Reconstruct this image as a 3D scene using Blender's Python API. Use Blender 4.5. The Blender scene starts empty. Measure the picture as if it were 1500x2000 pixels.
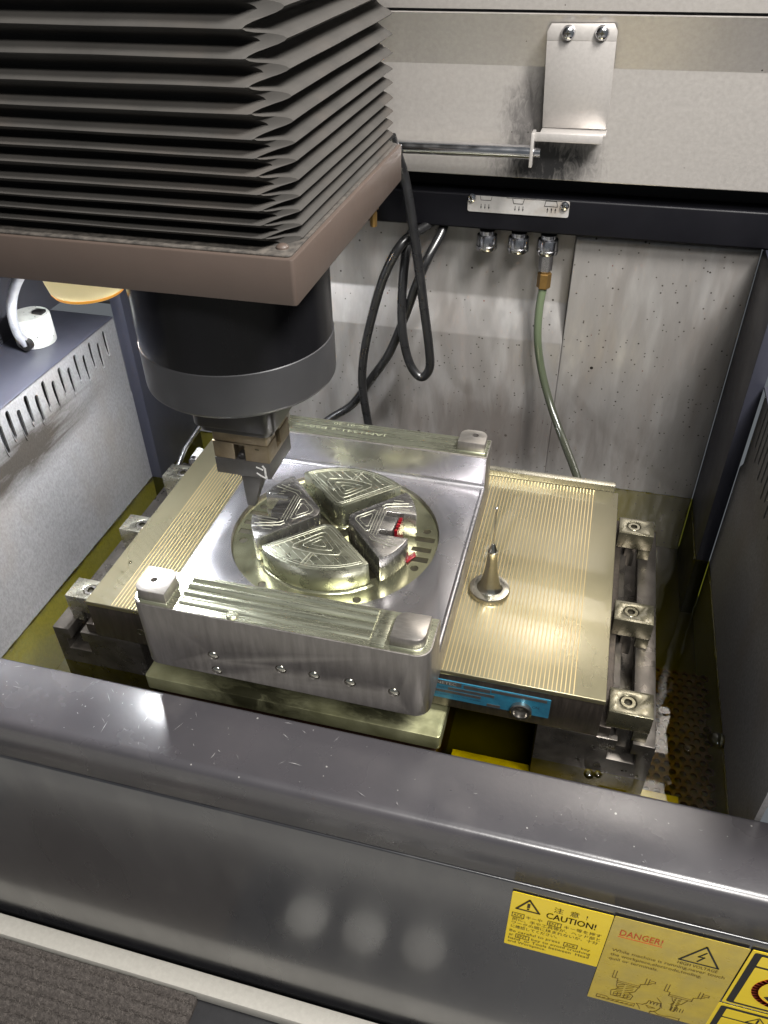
import bpy, bmesh, math, random
from mathutils import Vector, Matrix
random.seed(7)
S = bpy.context.scene
COL = S.collection

# ------------------------------------------------------------------ camera
cam = bpy.data.cameras.new("camera")
cam.sensor_fit = 'VERTICAL'; cam.sensor_height = 36.0; cam.lens = 36.0 * 1557.96 / 2000.0
cam.clip_start = 0.01; cam.clip_end = 50
camo = bpy.data.objects.new("camera", cam); COL.objects.link(camo)
camo.location = (0.43640, -0.46288, 0.55179)
camo.rotation_mode = 'XYZ'; camo.rotation_euler = (0.899074, 0.01597954, 0.259676)
S.camera = camo

# ------------------------------------------------------------------ light
w = bpy.data.worlds.new("World"); S.world = w; w.use_nodes = True
bg = w.node_tree.nodes["Background"]
bg.inputs[0].default_value = (0.86, 0.93, 1.0, 1); bg.inputs[1].default_value = 0.11

def area(name, loc, target, sx, sy, power, color=(1, 1, 1), spread=math.pi):
    l = bpy.data.lights.new(name, 'AREA'); l.shape = 'RECTANGLE'; l.size = sx; l.size_y = sy
    l.energy = power; l.color = color; l.spread = spread
    o = bpy.data.objects.new(name, l); COL.objects.link(o); o.location = loc
    o.rotation_euler = (Vector(target) - Vector(loc)).to_track_quat('-Z', 'Y').to_euler()
    return o
area("machine_lamp", (0.86, -0.12, 1.25), (0.26, 0.42, 0.28), 0.16, 0.36, 9.5, (1.0, 0.97, 0.93), math.radians(95))
area("ceiling_lamp", (0.92, -1.35, 1.9), (0.2, -0.1, -0.1), 0.9, 0.30, 44, (1.0, 0.97, 0.93))
S.view_settings.view_transform = 'Standard'; S.view_settings.look = 'None'
S.view_settings.exposure = 0.4; S.view_settings.gamma = 1.0
S.view_settings.use_curve_mapping = False
S.render.engine = 'CYCLES'
S.cycles.max_bounces = 8; S.cycles.glossy_bounces = 5; S.cycles.transparent_max_bounces = 12
S.cycles.caustics_reflective = False; S.cycles.caustics_refractive = False
S.cycles.sample_clamp_indirect = 6.0

# ------------------------------------------------------------------ materials
def nd(nt, t, **kw):
    n = nt.nodes.new(t)
    for k, v in kw.items(): setattr(n, k, v)
    return n
def lk(nt, a, b): nt.links.new(a, b)
MATS = {}
def M(name, c1, c2=None, nscale=20, metal=0.0, rough=0.5, rough2=None, rscale=None, bump=0.0, bscale=200,
      stretch=(1, 1, 1), specks=None, coat=0.0, coatr=0.03, spec=0.5, emit=None, estr=0, trans=0, detail=6, stain_shade=None, tints=None):
    m = bpy.data.materials.new(name); m.use_nodes = True; nt = m.node_tree
    b = nt.nodes["Principled BSDF"]
    b.inputs["Metallic"].default_value = metal; b.inputs["Roughness"].default_value = rough
    b.inputs["Specular IOR Level"].default_value = spec
    b.inputs["Coat Weight"].default_value = coat; b.inputs["Coat Roughness"].default_value = coatr
    b.inputs["Transmission Weight"].default_value = trans
    if emit: b.inputs["Emission Color"].default_value = (*emit, 1); b.inputs["Emission Strength"].default_value = estr
    tc = nd(nt, 'ShaderNodeTexCoord'); mp = nd(nt, 'ShaderNodeMapping'); mp.inputs['Scale'].default_value = stretch
    lk(nt, tc.outputs['Object'], mp.inputs['Vector'])
    V = mp.outputs['Vector']
    c2 = c2 or tuple(min(1, x * 0.8) for x in c1)
    n1 = nd(nt, 'ShaderNodeTexNoise'); n1.inputs['Scale'].default_value = nscale; n1.inputs['Detail'].default_value = detail
    n1.inputs['Roughness'].default_value = 0.62
    lk(nt, V, n1.inputs['Vector'])
    r1 = nd(nt, 'ShaderNodeValToRGB'); r1.color_ramp.elements[0].position = 0.34; r1.color_ramp.elements[1].position = 0.66
    r1.color_ramp.elements[0].color = (*c1, 1); r1.color_ramp.elements[1].color = (*c2, 1)
    lk(nt, n1.outputs['Fac'], r1.inputs[0]); colr = r1.outputs[0]
    def mixc(fac, dark):
        nonlocal colr
        mx = nd(nt, 'ShaderNodeMix', data_type='RGBA'); lk(nt, fac, mx.inputs[0]); lk(nt, colr, mx.inputs[6])
        mx.inputs[7].default_value = (*dark, 1); colr = mx.outputs[2]
    if tints:   # broad blotches of another colour: (colour, scale, lo, hi, strength)
        for (tcol, tsc, lo, hi, st) in tints:
            n = nd(nt, 'ShaderNodeTexNoise'); n.inputs['Scale'].default_value = tsc; n.inputs['Detail'].default_value = 4
            lk(nt, V, n.inputs['Vector'])
            mr = nd(nt, 'ShaderNodeMapRange'); mr.inputs[1].default_value = lo; mr.inputs[2].default_value = hi; mr.inputs[4].default_value = st
            lk(nt, n.outputs['Fac'], mr.inputs[0]); mixc(mr.outputs[0], tcol)
    if specks:
        for (sc, thr, prob, dark) in specks:
            v = nd(nt, 'ShaderNodeTexVoronoi'); v.inputs['Scale'].default_value = sc; lk(nt, tc.outputs['Object'], v.inputs['Vector'])
            sp = nd(nt, 'ShaderNodeSeparateColor'); lk(nt, v.outputs['Color'], sp.inputs[0])
            th = nd(nt, 'ShaderNodeMath', operation='MULTIPLY'); lk(nt, sp.outputs[1], th.inputs[0]); th.inputs[1].default_value = thr
            a = nd(nt, 'ShaderNodeMath', operation='LESS_THAN'); lk(nt, v.outputs['Distance'], a.inputs[0]); lk(nt, th.outputs[0], a.inputs[1])
            g = nd(nt, 'ShaderNodeMath', operation='GREATER_THAN'); lk(nt, sp.outputs[0], g.inputs[0]); g.inputs[1].default_value = prob
            mu = nd(nt, 'ShaderNodeMath', operation='MULTIPLY'); lk(nt, a.outputs[0], mu.inputs[0]); lk(nt, g.outputs[0], mu.inputs[1])
            mixc(mu.outputs[0], dark)
    if stain_shade:   # smears of dirt and of painted shade round a point: list of (centre, size xyz, colour, noise scale vec, strength)
        for (cen, siz, dark, nsc, st) in stain_shade:
            mp2 = nd(nt, 'ShaderNodeMapping'); mp2.vector_type = 'TEXTURE'
            mp2.inputs['Location'].default_value = cen; mp2.inputs['Scale'].default_value = siz
            lk(nt, tc.outputs['Object'], mp2.inputs['Vector'])
            ln = nd(nt, 'ShaderNodeVectorMath', operation='LENGTH'); lk(nt, mp2.outputs[0], ln.inputs[0])
            fall = nd(nt, 'ShaderNodeMapRange'); fall.inputs[1].default_value = 1.0; fall.inputs[2].default_value = 0.15
            lk(nt, ln.outputs['Value'], fall.inputs[0])
            mp3 = nd(nt, 'ShaderNodeMapping'); mp3.inputs['Scale'].default_value = nsc; lk(nt, tc.outputs['Object'], mp3.inputs['Vector'])
            nn = nd(nt, 'ShaderNodeTexNoise'); nn.inputs['Scale'].default_value = 1; nn.inputs['Detail'].default_value = 8
            nn.inputs['Roughness'].default_value = 0.7; nn.inputs['Distortion'].default_value = 1.2
            lk(nt, mp3.outputs[0], nn.inputs['Vector'])
            ad = nd(nt, 'ShaderNodeMath', operation='MULTIPLY'); lk(nt, nn.outputs['Fac'], ad.inputs[0]); lk(nt, fall.outputs[0], ad.inputs[1])
            mr = nd(nt, 'ShaderNodeMapRange'); mr.inputs[1].default_value = 0.16; mr.inputs[2].default_value = 0.46; mr.inputs[4].default_value = st
            lk(nt, ad.outputs[0], mr.inputs[0]); mixc(mr.outputs[0], dark)
    lk(nt, colr, b.inputs['Base Color'])
    if rough2 is not None:
        n2 = nd(nt, 'ShaderNodeTexNoise'); n2.inputs['Scale'].default_value = rscale or nscale * 1.7; n2.inputs['Detail'].default_value = 5
        lk(nt, V, n2.inputs['Vector'])
        mr = nd(nt, 'ShaderNodeMapRange'); mr.inputs[1].default_value = 0.35; mr.inputs[2].default_value = 0.65
        mr.inputs[3].default_value = rough; mr.inputs[4].default_value = rough2
        lk(nt, n2.outputs['Fac'], mr.inputs[0]); lk(nt, mr.outputs[0], b.inputs['Roughness'])
    if bump:
        n3 = nd(nt, 'ShaderNodeTexNoise'); n3.inputs['Scale'].default_value = bscale; n3.inputs['Detail'].default_value = 4
        lk(nt, V, n3.inputs['Vector'])
        bp = nd(nt, 'ShaderNodeBump'); bp.inputs['Strength'].default_value = 1.0; bp.inputs['Distance'].default_value = bump
        lk(nt, n3.outputs['Fac'], bp.inputs['Height']); lk(nt, bp.outputs[0], b.inputs['Normal'])
        if coat: lk(nt, bp.outputs[0], b.inputs['Coat Normal'])
    MATS[name] = m
    return m

DRIP = [(210, 0.22, 0.82, (0.07, 0.058, 0.05)), (150, 0.20, 0.87, (0.04, 0.032, 0.028)), (80, 0.16, 0.84, (0.02, 0.016, 0.014)), (42, 0.085, 0.80, (0.015, 0.012, 0.01)), (90, 0.10, 0.90, (0.14, 0.03, 0.02))]
M('wall_steel', (0.31, 0.296, 0.284), (0.262, 0.25, 0.24), 60, metal=0.6, rough=0.34, rough2=0.5, rscale=120, bump=0.00002, bscale=700, specks=DRIP, stretch=(1, 1, 0.22),
  tints=[((0.20, 0.168, 0.145), 22, 0.5, 0.75, 0.5), ((0.42, 0.41, 0.40), 40, 0.52, 0.7, 0.5)], stain_shade=[((0.34, 0.4516, -0.03), (0.32, 0.3, 0.10), (0.11, 0.09, 0.077), (34, 20, 8), 0.6)])  # wall smear also paints in the shade gathering towards its foot
M('side_steel', (0.28, 0.275, 0.278), (0.20, 0.196, 0.199), 420, metal=0.4, rough=0.45, rough2=0.6, bump=0.00006, bscale=900, stretch=(1, 1, 0.6),
  specks=[(110, 0.16, 0.90, (0.03, 0.028, 0.026))], tints=[((0.20, 0.17, 0.14), 14, 0.5, 0.8, 0.6)],
  stain_shade=[((-0.1203, 0.12, 0.075), (0.2, 0.22, 0.05), (0.035, 0.028, 0.02), (60, 9, 60), 0.9)])
M('panel_steel', (0.39, 0.368, 0.346), (0.345, 0.325, 0.304), 240, metal=0.55, rough=0.34, rough2=0.44, bump=0.00002, bscale=900,
  specks=[(120, 0.12, 0.92, (0.06, 0.05, 0.045))],
  stain_shade=[((0.37, 0.425, 0.318), (0.09, 0.2, 0.055), (0.03, 0.03, 0.032), (130, 60, 60), 0.95), ((0.352, 0.425, 0.36), (0.05, 0.2, 0.06), (0.07, 0.065, 0.065), (170, 60, 70), 0.7)])
M('bracket_steel', (0.42, 0.397, 0.378), (0.375, 0.355, 0.337), 300, metal=0.5, rough=0.36, bump=0.00002, bscale=900)
M('navy_paint', (0.004, 0.004, 0.0052), (0.006, 0.006, 0.0078), 12, rough=0.4, rough2=0.5, bump=0.00002, bscale=300, spec=0.10)
M('post_paint', (0.025, 0.026, 0.037), (0.020, 0.021, 0.031), 12, rough=0.36, rough2=0.5, bump=0.0001, bscale=300)
M('dark_void', (0.006, 0.006, 0.007), None, 10, rough=0.7)
M('dark_wall', (0.055, 0.055, 0.065), (0.04, 0.04, 0.048), 10, rough=0.5)
M('ledge_paint', (0.048, 0.049, 0.063), (0.038, 0.039, 0.051), 14, rough=0.3, rough2=0.45)
M('door_paint', (0.058, 0.054, 0.059), (0.047, 0.045, 0.050), 10, rough=0.22, rough2=0.32, rscale=13, bump=0.00006, bscale=240, spec=0.9,
  tints=[((0.13, 0.12, 0.12), 16, 0.58, 0.8, 0.35)], specks=[(160, 0.13, 0.86, (0.30, 0.29, 0.28)), (60, 0.06, 0.8, (0.4, 0.4, 0.38))])
M('door_panel_paint', (0.026, 0.026, 0.030), (0.022, 0.022, 0.026), 8, rough=0.24, rough2=0.36, rscale=16, tints=[((0.06, 0.059, 0.058), 30, 0.56, 0.74, 0.45)], bump=0.00003, bscale=60, stretch=(1, 1, 0.35), spec=0.9, coat=0.7, coatr=0.14)
M('scratch', (0.34, 0.33, 0.33), (0.20, 0.195, 0.195), 300, rough=0.5)
M('cream_paint', (0.50, 0.48, 0.43), (0.45, 0.43, 0.385), 180, rough=0.5, bump=0.00006, bscale=700, specks=[(90, 0.1, 0.9, (0.12, 0.10, 0.08))])
M('carpet', (0.115, 0.101, 0.092), (0.058, 0.051, 0.047), 260, rough=0.95, spec=0.1)
M('carpet_fibre', (0.22, 0.195, 0.175), (0.08, 0.072, 0.067), 130, rough=0.9, spec=0.1)
M('black_floor', (0.022, 0.022, 0.024), (0.03, 0.03, 0.032), 60, rough=0.45, bump=0.0001, bscale=600)
M('concrete', (0.50, 0.49, 0.46), (0.42, 0.41, 0.385), 14, rough=0.6)
M('bellows_cloth', (0.033, 0.031, 0.0285), (0.043, 0.040, 0.0365), 22, rough=0.7, rough2=0.85, bump=0.00003, bscale=900, spec=0.25, tints=[((0.060, 0.049, 0.041), 14, 0.52, 0.75, 0.6)])
M('brown_paint', (0.068, 0.050, 0.041), (0.062, 0.046, 0.038), 16, rough=0.38, rough2=0.48, bump=0.00004, bscale=500)
M('gasket', (0.03, 0.028, 0.026), (0.09, 0.08, 0.07), 160, rough=0.4, bump=0.0004, bscale=260)
M('spindle_black', (0.004, 0.004, 0.0045), (0.006, 0.006, 0.007), 20, rough=0.16, rough2=0.26, rscale=26, stretch=(1, 1, 0.12), spec=0.18)
M('collar_grey', (0.046, 0.046, 0.049), (0.038, 0.038, 0.041), 20, metal=0.3, rough=0.42, rough2=0.5)
M('chuck_black', (0.014, 0.013, 0.013), (0.022, 0.02, 0.019), 60, metal=0.2, rough=0.3)
M('holder_bronze', (0.22, 0.178, 0.12), (0.16, 0.128, 0.086), 70, metal=0.85, rough=0.36, rough2=0.5, bump=0.00005, bscale=800)
M('graphite', (0.046, 0.043, 0.041), (0.038, 0.036, 0.034), 200, rough=0.42, rough2=0.5, bump=0.00003, bscale=1500)
M('marker_white', (0.72, 0.71, 0.69), (0.55, 0.54, 0.52), 300, rough=0.6)
M('mold_floor', (0.64, 0.64, 0.68), (0.58, 0.57, 0.60), 30, metal=0.95, rough=0.23, rough2=0.29, rscale=30, bump=0.000006, bscale=340,
  tints=[((0.48, 0.44, 0.42), 7, 0.45, 0.8, 0.5)])
M('mold_side', (0.27, 0.252, 0.236), (0.20, 0.186, 0.172), 26, metal=0.8, rough=0.34, rough2=0.5, rscale=60, stretch=(6, 6, 0.7), bump=0.000008, bscale=300)
M('mold_rail', (0.47, 0.48, 0.37), (0.42, 0.43, 0.325), 30, metal=0.92, rough=0.22, rough2=0.34, stretch=(0.3, 6, 1), bump=0.00001, bscale=140)
M('mold_ring', (0.50, 0.50, 0.33), (0.43, 0.43, 0.28), 20, metal=0.95, rough=0.14, rough2=0.24, bump=0.000005, bscale=300)
M('mold_segment', (0.34, 0.35, 0.27), (0.295, 0.30, 0.23), 60, metal=0.92, rough=0.22, rough2=0.36, rscale=80, bump=0.00001, bscale=220)
M('mold_segment_plain', (0.46, 0.45, 0.43), (0.38, 0.37, 0.355), 40, metal=0.95, rough=0.15, rough2=0.3, rscale=60, stretch=(1, 4, 1), bump=0.00001, bscale=160)
M('tool_mark', (0.56, 0.56, 0.47), (0.46, 0.46, 0.37), 100, metal=0.8, rough=0.38)
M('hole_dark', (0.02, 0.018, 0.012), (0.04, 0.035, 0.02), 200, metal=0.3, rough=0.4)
M('pad_steel', (0.62, 0.59, 0.55), (0.50, 0.47, 0.43), 120, metal=0.92, rough=0.3, stretch=(1, 5, 1), bump=0.000006, bscale=400)
M('oil_bead', (0.9, 0.9, 0.75), (0.85, 0.85, 0.7), 20, rough=0.04, trans=1.0)
M('red_dye', (0.24, 0.006, 0.014), (0.12, 0.004, 0.008), 120, rough=0.2, coat=0.6)
M('engraving', (0.62, 0.64, 0.45), (0.5, 0.52, 0.36), 200, metal=0.7, rough=0.4)
M('chuck_pole', (0.275, 0.25, 0.16), (0.235, 0.213, 0.133), 14, metal=0.75, rough=0.20, rough2=0.32, rscale=9, coat=0.5, coatr=0.05, bump=0.000004, bscale=60,
  stretch=(1, 0.4, 1))
M('chuck_brass', (0.54, 0.42, 0.21), (0.47, 0.36, 0.175), 40, metal=0.6, rough=0.3, coat=0.35, coatr=0.04)
M('chuck_side', (0.075, 0.062, 0.052), (0.045, 0.038, 0.032), 50, metal=0.7, rough=0.3, rough2=0.45, stretch=(5, 5, 0.6), bump=0.00006, bscale=200)
M('label_blue', (0.035, 0.22, 0.34), (0.03, 0.15, 0.24), 90, metal=0.4, rough=0.3, rough2=0.5)
M('label_grey', (0.10, 0.09, 0.085), (0.13, 0.12, 0.115), 120, metal=0.6, rough=0.4)
M('label_ink', (0.02, 0.045, 0.07), None, 90, rough=0.5)
M('bolt_steel', (0.45, 0.43, 0.40), (0.32, 0.30, 0.27), 60, metal=0.95, rough=0.22)
M('rail_steel', (0.13, 0.118, 0.105), (0.075, 0.068, 0.06), 40, metal=0.85, rough=0.24, rough2=0.4, bump=0.00003, bscale=220)
M('clamp_steel', (0.50, 0.48, 0.40), (0.40, 0.385, 0.31), 60, metal=0.95, rough=0.22, rough2=0.32, bump=0.000008, bscale=300)
M('clamp_wet', (0.22, 0.205, 0.145), (0.16, 0.148, 0.10), 60, metal=0.85, rough=0.22, rough2=0.32, bump=0.00008, bscale=120, coat=0.6)
M('table_plate', (0.40, 0.40, 0.24), (0.28, 0.28, 0.15), 30, metal=0.7, rough=0.3, rough2=0.5, bump=0.0001, bscale=220,
  stain_shade=[((-0.07, -0.172, 0.13), (0.11, 0.03, 0.05), (0.015, 0.014, 0.006), (30, 90, 30), 0.85), ((0.05, -0.165, 0.13), (0.07, 0.02, 0.05), (0.02, 0.02, 0.01), (40, 120, 30), 0.8)])
M('probe_steel', (0.62, 0.60, 0.52), (0.55, 0.53, 0.45), 30, metal=1.0, rough=0.16, rough2=0.24, stretch=(0.2, 0.2, 6))
M('tank_bottom', (0.030, 0.026, 0.012), (0.018, 0.016, 0.008), 20, rough=0.5)
M('perforated', (0.032, 0.010, 0.006), (0.022, 0.008, 0.005), 30, metal=0.4, rough=0.45)
M('yellow_channel', (0.32, 0.26, 0.02), (0.20, 0.16, 0.01), 40, rough=0.4)
M('wet_wall', (0.17, 0.165, 0.06), (0.12, 0.118, 0.035), 30, metal=0.2, rough=0.5)
M('chrome', (0.72, 0.72, 0.74), (0.6, 0.6, 0.62), 40, metal=1.0, rough=0.12, rough2=0.2)
M('nickel', (0.60, 0.60, 0.62), (0.48, 0.48, 0.50), 120, metal=1.0, rough=0.2, bump=0.00006, bscale=500)
M('brass', (0.27, 0.165, 0.055), (0.21, 0.125, 0.04), 80, metal=0.8, rough=0.35)
M('cable_rubber', (0.006, 0.006, 0.0065), (0.010, 0.010, 0.0105), 60, rough=0.26, rough2=0.36, spec=0.6)
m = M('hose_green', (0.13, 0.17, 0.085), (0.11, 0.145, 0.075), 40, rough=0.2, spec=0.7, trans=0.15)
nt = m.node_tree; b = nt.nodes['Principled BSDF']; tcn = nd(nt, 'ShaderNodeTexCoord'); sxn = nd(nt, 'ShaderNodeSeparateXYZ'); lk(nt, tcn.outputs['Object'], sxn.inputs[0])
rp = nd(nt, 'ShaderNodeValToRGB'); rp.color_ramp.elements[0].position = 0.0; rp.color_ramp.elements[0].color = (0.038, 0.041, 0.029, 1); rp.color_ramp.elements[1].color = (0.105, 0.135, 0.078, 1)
mrn = nd(nt, 'ShaderNodeMapRange'); mrn.inputs[1].default_value = 0.03; mrn.inputs[2].default_value = 0.17; lk(nt, sxn.outputs[2], mrn.inputs[0]); lk(nt, mrn.outputs[0], rp.inputs[0]); lk(nt, rp.outputs[0], b.inputs['Base Color'])   # clear tube, dark olive at the bottom turning greener towards the top
M('hose_dark', (0.05, 0.06, 0.042), (0.04, 0.046, 0.034), 40, rough=0.25, spec=0.6)
M('plate_alu', (0.62, 0.60, 0.58), (0.50, 0.48, 0.46), 60, metal=0.6, rough=0.3, tints=[((0.42, 0.36, 0.30), 40, 0.5, 0.7, 0.7)])
M('ink', (0.012, 0.012, 0.012), None, 50, rough=0.6)
M('sticker_ink', (0.05, 0.032, 0.004), None, 50, rough=0.6)
M('sticker_yellow', (0.90, 0.66, 0.003), (0.86, 0.62, 0.002), 40, rough=0.3, coat=0.3, bump=0.00006, bscale=90, stretch=(0.4, 1, 3))
M('sticker_worn', (0.60, 0.44, 0.03), (0.50, 0.36, 0.025), 70, rough=0.26, rough2=0.4, coat=0.5, coatr=0.12, bump=0.00008, bscale=120, tints=[((0.42, 0.33, 0.08), 30, 0.45, 0.7, 0.6)])
M('sticker_ink_worn', (0.15, 0.09, 0.012), (0.10, 0.06, 0.01), 120, rough=0.6)
M('sticker_red', (0.62, 0.035, 0.012), (0.5, 0.06, 0.015), 120, rough=0.5)
M('sticker_film', (0.5, 0.42, 0.2), (0.42, 0.35, 0.16), 60, rough=0.2, coat=0.4)
M('lamp_white', (0.66, 0.67, 0.62), (0.55, 0.55, 0.50), 60, rough=0.5, specks=[(260, 0.3, 0.75, (0.12, 0.12, 0.11))], tints=[((0.3, 0.3, 0.28), 70, 0.55, 0.7, 0.6)])
M('label_yellow', (0.75, 0.6, 0.02), None, 40, rough=0.5)
M('lamp_orange', (0.9, 0.35, 0.02), None, 30, rough=0.4, emit=(1.0, 0.46, 0.05), estr=0.35)
M('flex_metal', (0.70, 0.71, 0.74), (0.58, 0.58, 0.61), 60, metal=0.6, rough=0.35)
M('white_plastic', (0.45, 0.44, 0.42), (0.36, 0.35, 0.33), 60, rough=0.4)
M('bulb', (1, 1, 1), None, 10, rough=0.5, emit=(0.93, 0.96, 1.0), estr=280)
M('spot_lens', (0.8, 0.8, 0.8), None, 10, rough=0.3)
# lamp shade: thin translucent plastic
m = bpy.data.materials.new('lamp_shade'); m.use_nodes = True; nt = m.node_tree
b = nt.nodes['Principled BSDF']; out = nt.nodes['Material Output']
b.inputs['Base Color'].default_value = (0.72, 0.66, 0.45, 1); b.inputs['Roughness'].default_value = 0.3
tr = nd(nt, 'ShaderNodeBsdfTranslucent'); tr.inputs[0].default_value = (0.85, 0.70, 0.36, 1)
mx = nd(nt, 'ShaderNodeMixShader'); mx.inputs[0].default_value = 0.005
lk(nt, b.outputs[0], mx.inputs[1]); lk(nt, tr.outputs[0], mx.inputs[2]); lk(nt, mx.outputs[0], out.inputs[0]); MATS['lamp_shade'] = m
# dielectric oil: tinted clear layer with Fresnel gloss and ripples
m = bpy.data.materials.new('oil'); m.use_nodes = True; nt = m.node_tree; nt.nodes.remove(nt.nodes['Principled BSDF']); out = nt.nodes['Material Output']
tp = nd(nt, 'ShaderNodeBsdfTransparent'); tp.inputs[0].default_value = (0.88, 0.84, 0.03, 1)
gl = nd(nt, 'ShaderNodeBsdfGlossy'); gl.inputs['Roughness'].default_value = 0.03; gl.inputs[0].default_value = (1, 1, 1, 1)
fr = nd(nt, 'ShaderNodeFresnel'); fr.inputs[0].default_value = 1.46
tc = nd(nt, 'ShaderNodeTexCoord'); n1 = nd(nt, 'ShaderNodeTexNoise'); n1.inputs['Scale'].default_value = 26; n1.inputs['Detail'].default_value = 1; n1.inputs['Distortion'].default_value = 0.8
lk(nt, tc.outputs['Object'], n1.inputs['Vector'])
bp = nd(nt, 'ShaderNodeBump'); bp.inputs['Strength'].default_value = 1; bp.inputs['Distance'].default_value = 0.00035
sx_ = nd(nt, 'ShaderNodeSeparateXYZ'); lk(nt, tc.outputs['Object'], sx_.inputs[0])
mr = nd(nt, 'ShaderNodeMapRange'); mr.inputs[1].default_value = 0.50; mr.inputs[2].default_value = 0.57; mr.inputs[3].default_value = 0.15; mr.inputs[4].default_value = 1.0
lk(nt, sx_.outputs[0], mr.inputs[0])
ml = nd(nt, 'ShaderNodeMath', operation='MULTIPLY'); sb_ = nd(nt, 'ShaderNodeMath', operation='SUBTRACT'); sb_.inputs[1].default_value = 0.5; lk(nt, n1.outputs['Fac'], sb_.inputs[0]); lk(nt, sb_.outputs[0], ml.inputs[0]); lk(nt, mr.outputs[0], ml.inputs[1])
lk(nt, ml.outputs[0], bp.inputs['Height']); lk(nt, bp.outputs[0], gl.inputs['Normal']); lk(nt, bp.outputs[0], fr.inputs['Normal'])
mx = nd(nt, 'ShaderNodeMixShader'); lk(nt, fr.outputs[0], mx.inputs[0]); lk(nt, tp.outputs[0], mx.inputs[1]); lk(nt, gl.outputs[0], mx.inputs[2])
lk(nt, mx.outputs[0], out.inputs[0]); MATS['oil'] = m

# ------------------------------------------------------------------ geometry helpers
ORG = {}
def thing(name, loc, label, cat, group=None):
    o = bpy.data.objects.new(name, None); COL.objects.link(o); o.location = loc; o.empty_display_size = 0.02
    o['label'] = label; o['category'] = cat
    if group: o['group'] = group
    ORG[o.name] = Vector(loc); return o
def tag(o, label, cat, group=None):
    o['label'] = label; o['category'] = cat
    if group: o['group'] = group
    return o
def struct(o): o['kind'] = 'structure'; return o

class MB:
    def __init__(s): s.v = []; s.f = []
    def add(s, vs, fs):
        n = len(s.v); s.v += [tuple(v) for v in vs]; s.f += [tuple(i + n for i in f) for f in fs]; return s
    def box(s, x0, x1, y0, y1, z0, z1):
        return s.add([(x0, y0, z0), (x1, y0, z0), (x1, y1, z0), (x0, y1, z0), (x0, y0, z1), (x1, y0, z1), (x1, y1, z1), (x0, y1, z1)],
                     [(0, 3, 2, 1), (4, 5, 6, 7), (0, 1, 5, 4), (1, 2, 6, 5), (2, 3, 7, 6), (3, 0, 4, 7)])
    def prism(s, poly, a0, a1, axis='z', top=None):
        # poly: 2D points; axis z: (x,y), axis x: (y,z), axis y: (x,z). top: optional polygon for the far end
        def P(p, a): return {'z': (p[0], p[1], a), 'x': (a, p[0], p[1]), 'y': (p[0], a, p[1])}[axis]
        n = len(poly); top = top or poly
        return s.add([P(p, a0) for p in poly] + [P(p, a1) for p in top],
                     [tuple(range(n - 1, -1, -1)), tuple(range(n, 2 * n))] + [(i, (i + 1) % n, (i + 1) % n + n, i + n) for i in range(n)])
    def lathe(s, prof, c, n=40, axis=(0, 0, 1), cap=True):
        q = Vector((0, 0, 1)).rotation_difference(Vector(axis)); vs = []; fs = []
        for (r, h) in prof:
            for k in range(n):
                a = 2 * math.pi * k / n
                vs.append(Vector(c) + q @ Vector((r * math.cos(a), r * math.sin(a), h)))
        for i in range(len(prof) - 1):
            for k in range(n):
                k2 = (k + 1) % n; fs.append((i * n + k, i * n + k2, (i + 1) * n + k2, (i + 1) * n + k))
        if cap:
            fs.append(tuple(range(n - 1, -1, -1))); fs.append(tuple((len(prof) - 1) * n + k for k in range(n)))
        return s.add(vs, fs)
    def cyl(s, c, r, h, n=24, axis=(0, 0, 1)): return s.lathe([(r, 0), (r, h)], c, n, axis)
    def tube(s, pts, r, n=12, closed=False, cap=True, rf=None):
        pts = [Vector(p) for p in pts]; N = len(pts); vs = []; fs = []; up = None
        for i, p in enumerate(pts):
            t = (pts[(i + 1) % N] - pts[i - 1]) if closed else (pts[min(i + 1, N - 1)] - pts[max(i - 1, 0)])
            t.normalize()
            if up is None:
                up = Vector((0, 0, 1)) if abs(t.z) < 0.9 else Vector((0, 1, 0))
            up = (up - t * up.dot(t)).normalized(); sd = t.cross(up)
            rr = r if rf is None else r * rf(i)
            for k in range(n):
                a = 2 * math.pi * k / n; vs.append(p + (up * math.cos(a) + sd * math.sin(a)) * rr)
        for i in range(N if closed else N - 1):
            j = (i + 1) % N
            for k in range(n):
                k2 = (k + 1) % n; fs.append((i * n + k, j * n + k, j * n + k2, i * n + k2))
        if cap and not closed:
            fs.append(tuple(range(n))); fs.append(tuple((N - 1) * n + k for k in range(n - 1, -1, -1)))
        return s.add(vs, fs)
    def ribbon(s, pts, wd, y, closed=False, th=0.0002):
        # flat stroke in a plane facing -Y, points (x,z)
        pts = [Vector((p[0], p[1])) for p in pts]
        if closed: pts = pts + [pts[0]]
        for a, b_ in zip(pts[:-1], pts[1:]):
            d = (b_ - a)
            if d.length < 1e-9: continue
            d.normalize(); n = Vector((-d.y, d.x)) * wd / 2; e = d * wd * 0.35
            q = [a - e + n, a - e - n, b_ + e - n, b_ + e + n]
            s.prism([(v.x, v.y) for v in q], y, y - th, 'y')
        return s
    def build(s, name, mat, parent=None, bevel=0.0, seg=2, smooth=True, ang=35):
        off = Vector((0, 0, 0))
        if parent is not None: off = ORG[parent.name]
        me = bpy.data.meshes.new(name); me.from_pydata([tuple(Vector(v) - off) for v in s.v], [], s.f)
        bm = bmesh.new(); bm.from_mesh(me); bmesh.ops.recalc_face_normals(bm, faces=bm.faces)
        if bevel > 0:
            es = [e for e in bm.edges if len(e.link_faces) == 2 and e.calc_face_angle(0) > math.radians(ang)]
            bmesh.ops.bevel(bm, geom=es, offset=bevel, segments=seg, profile=0.5, affect='EDGES', clamp_overlap=True)
        bm.to_mesh(me); bm.free(); me.validate()
        if name == 'oil_bath' and me.polygons[0].normal.z < 0: me.flip_normals()
        return mk(name, me, mat, parent, smooth, ang)
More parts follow.
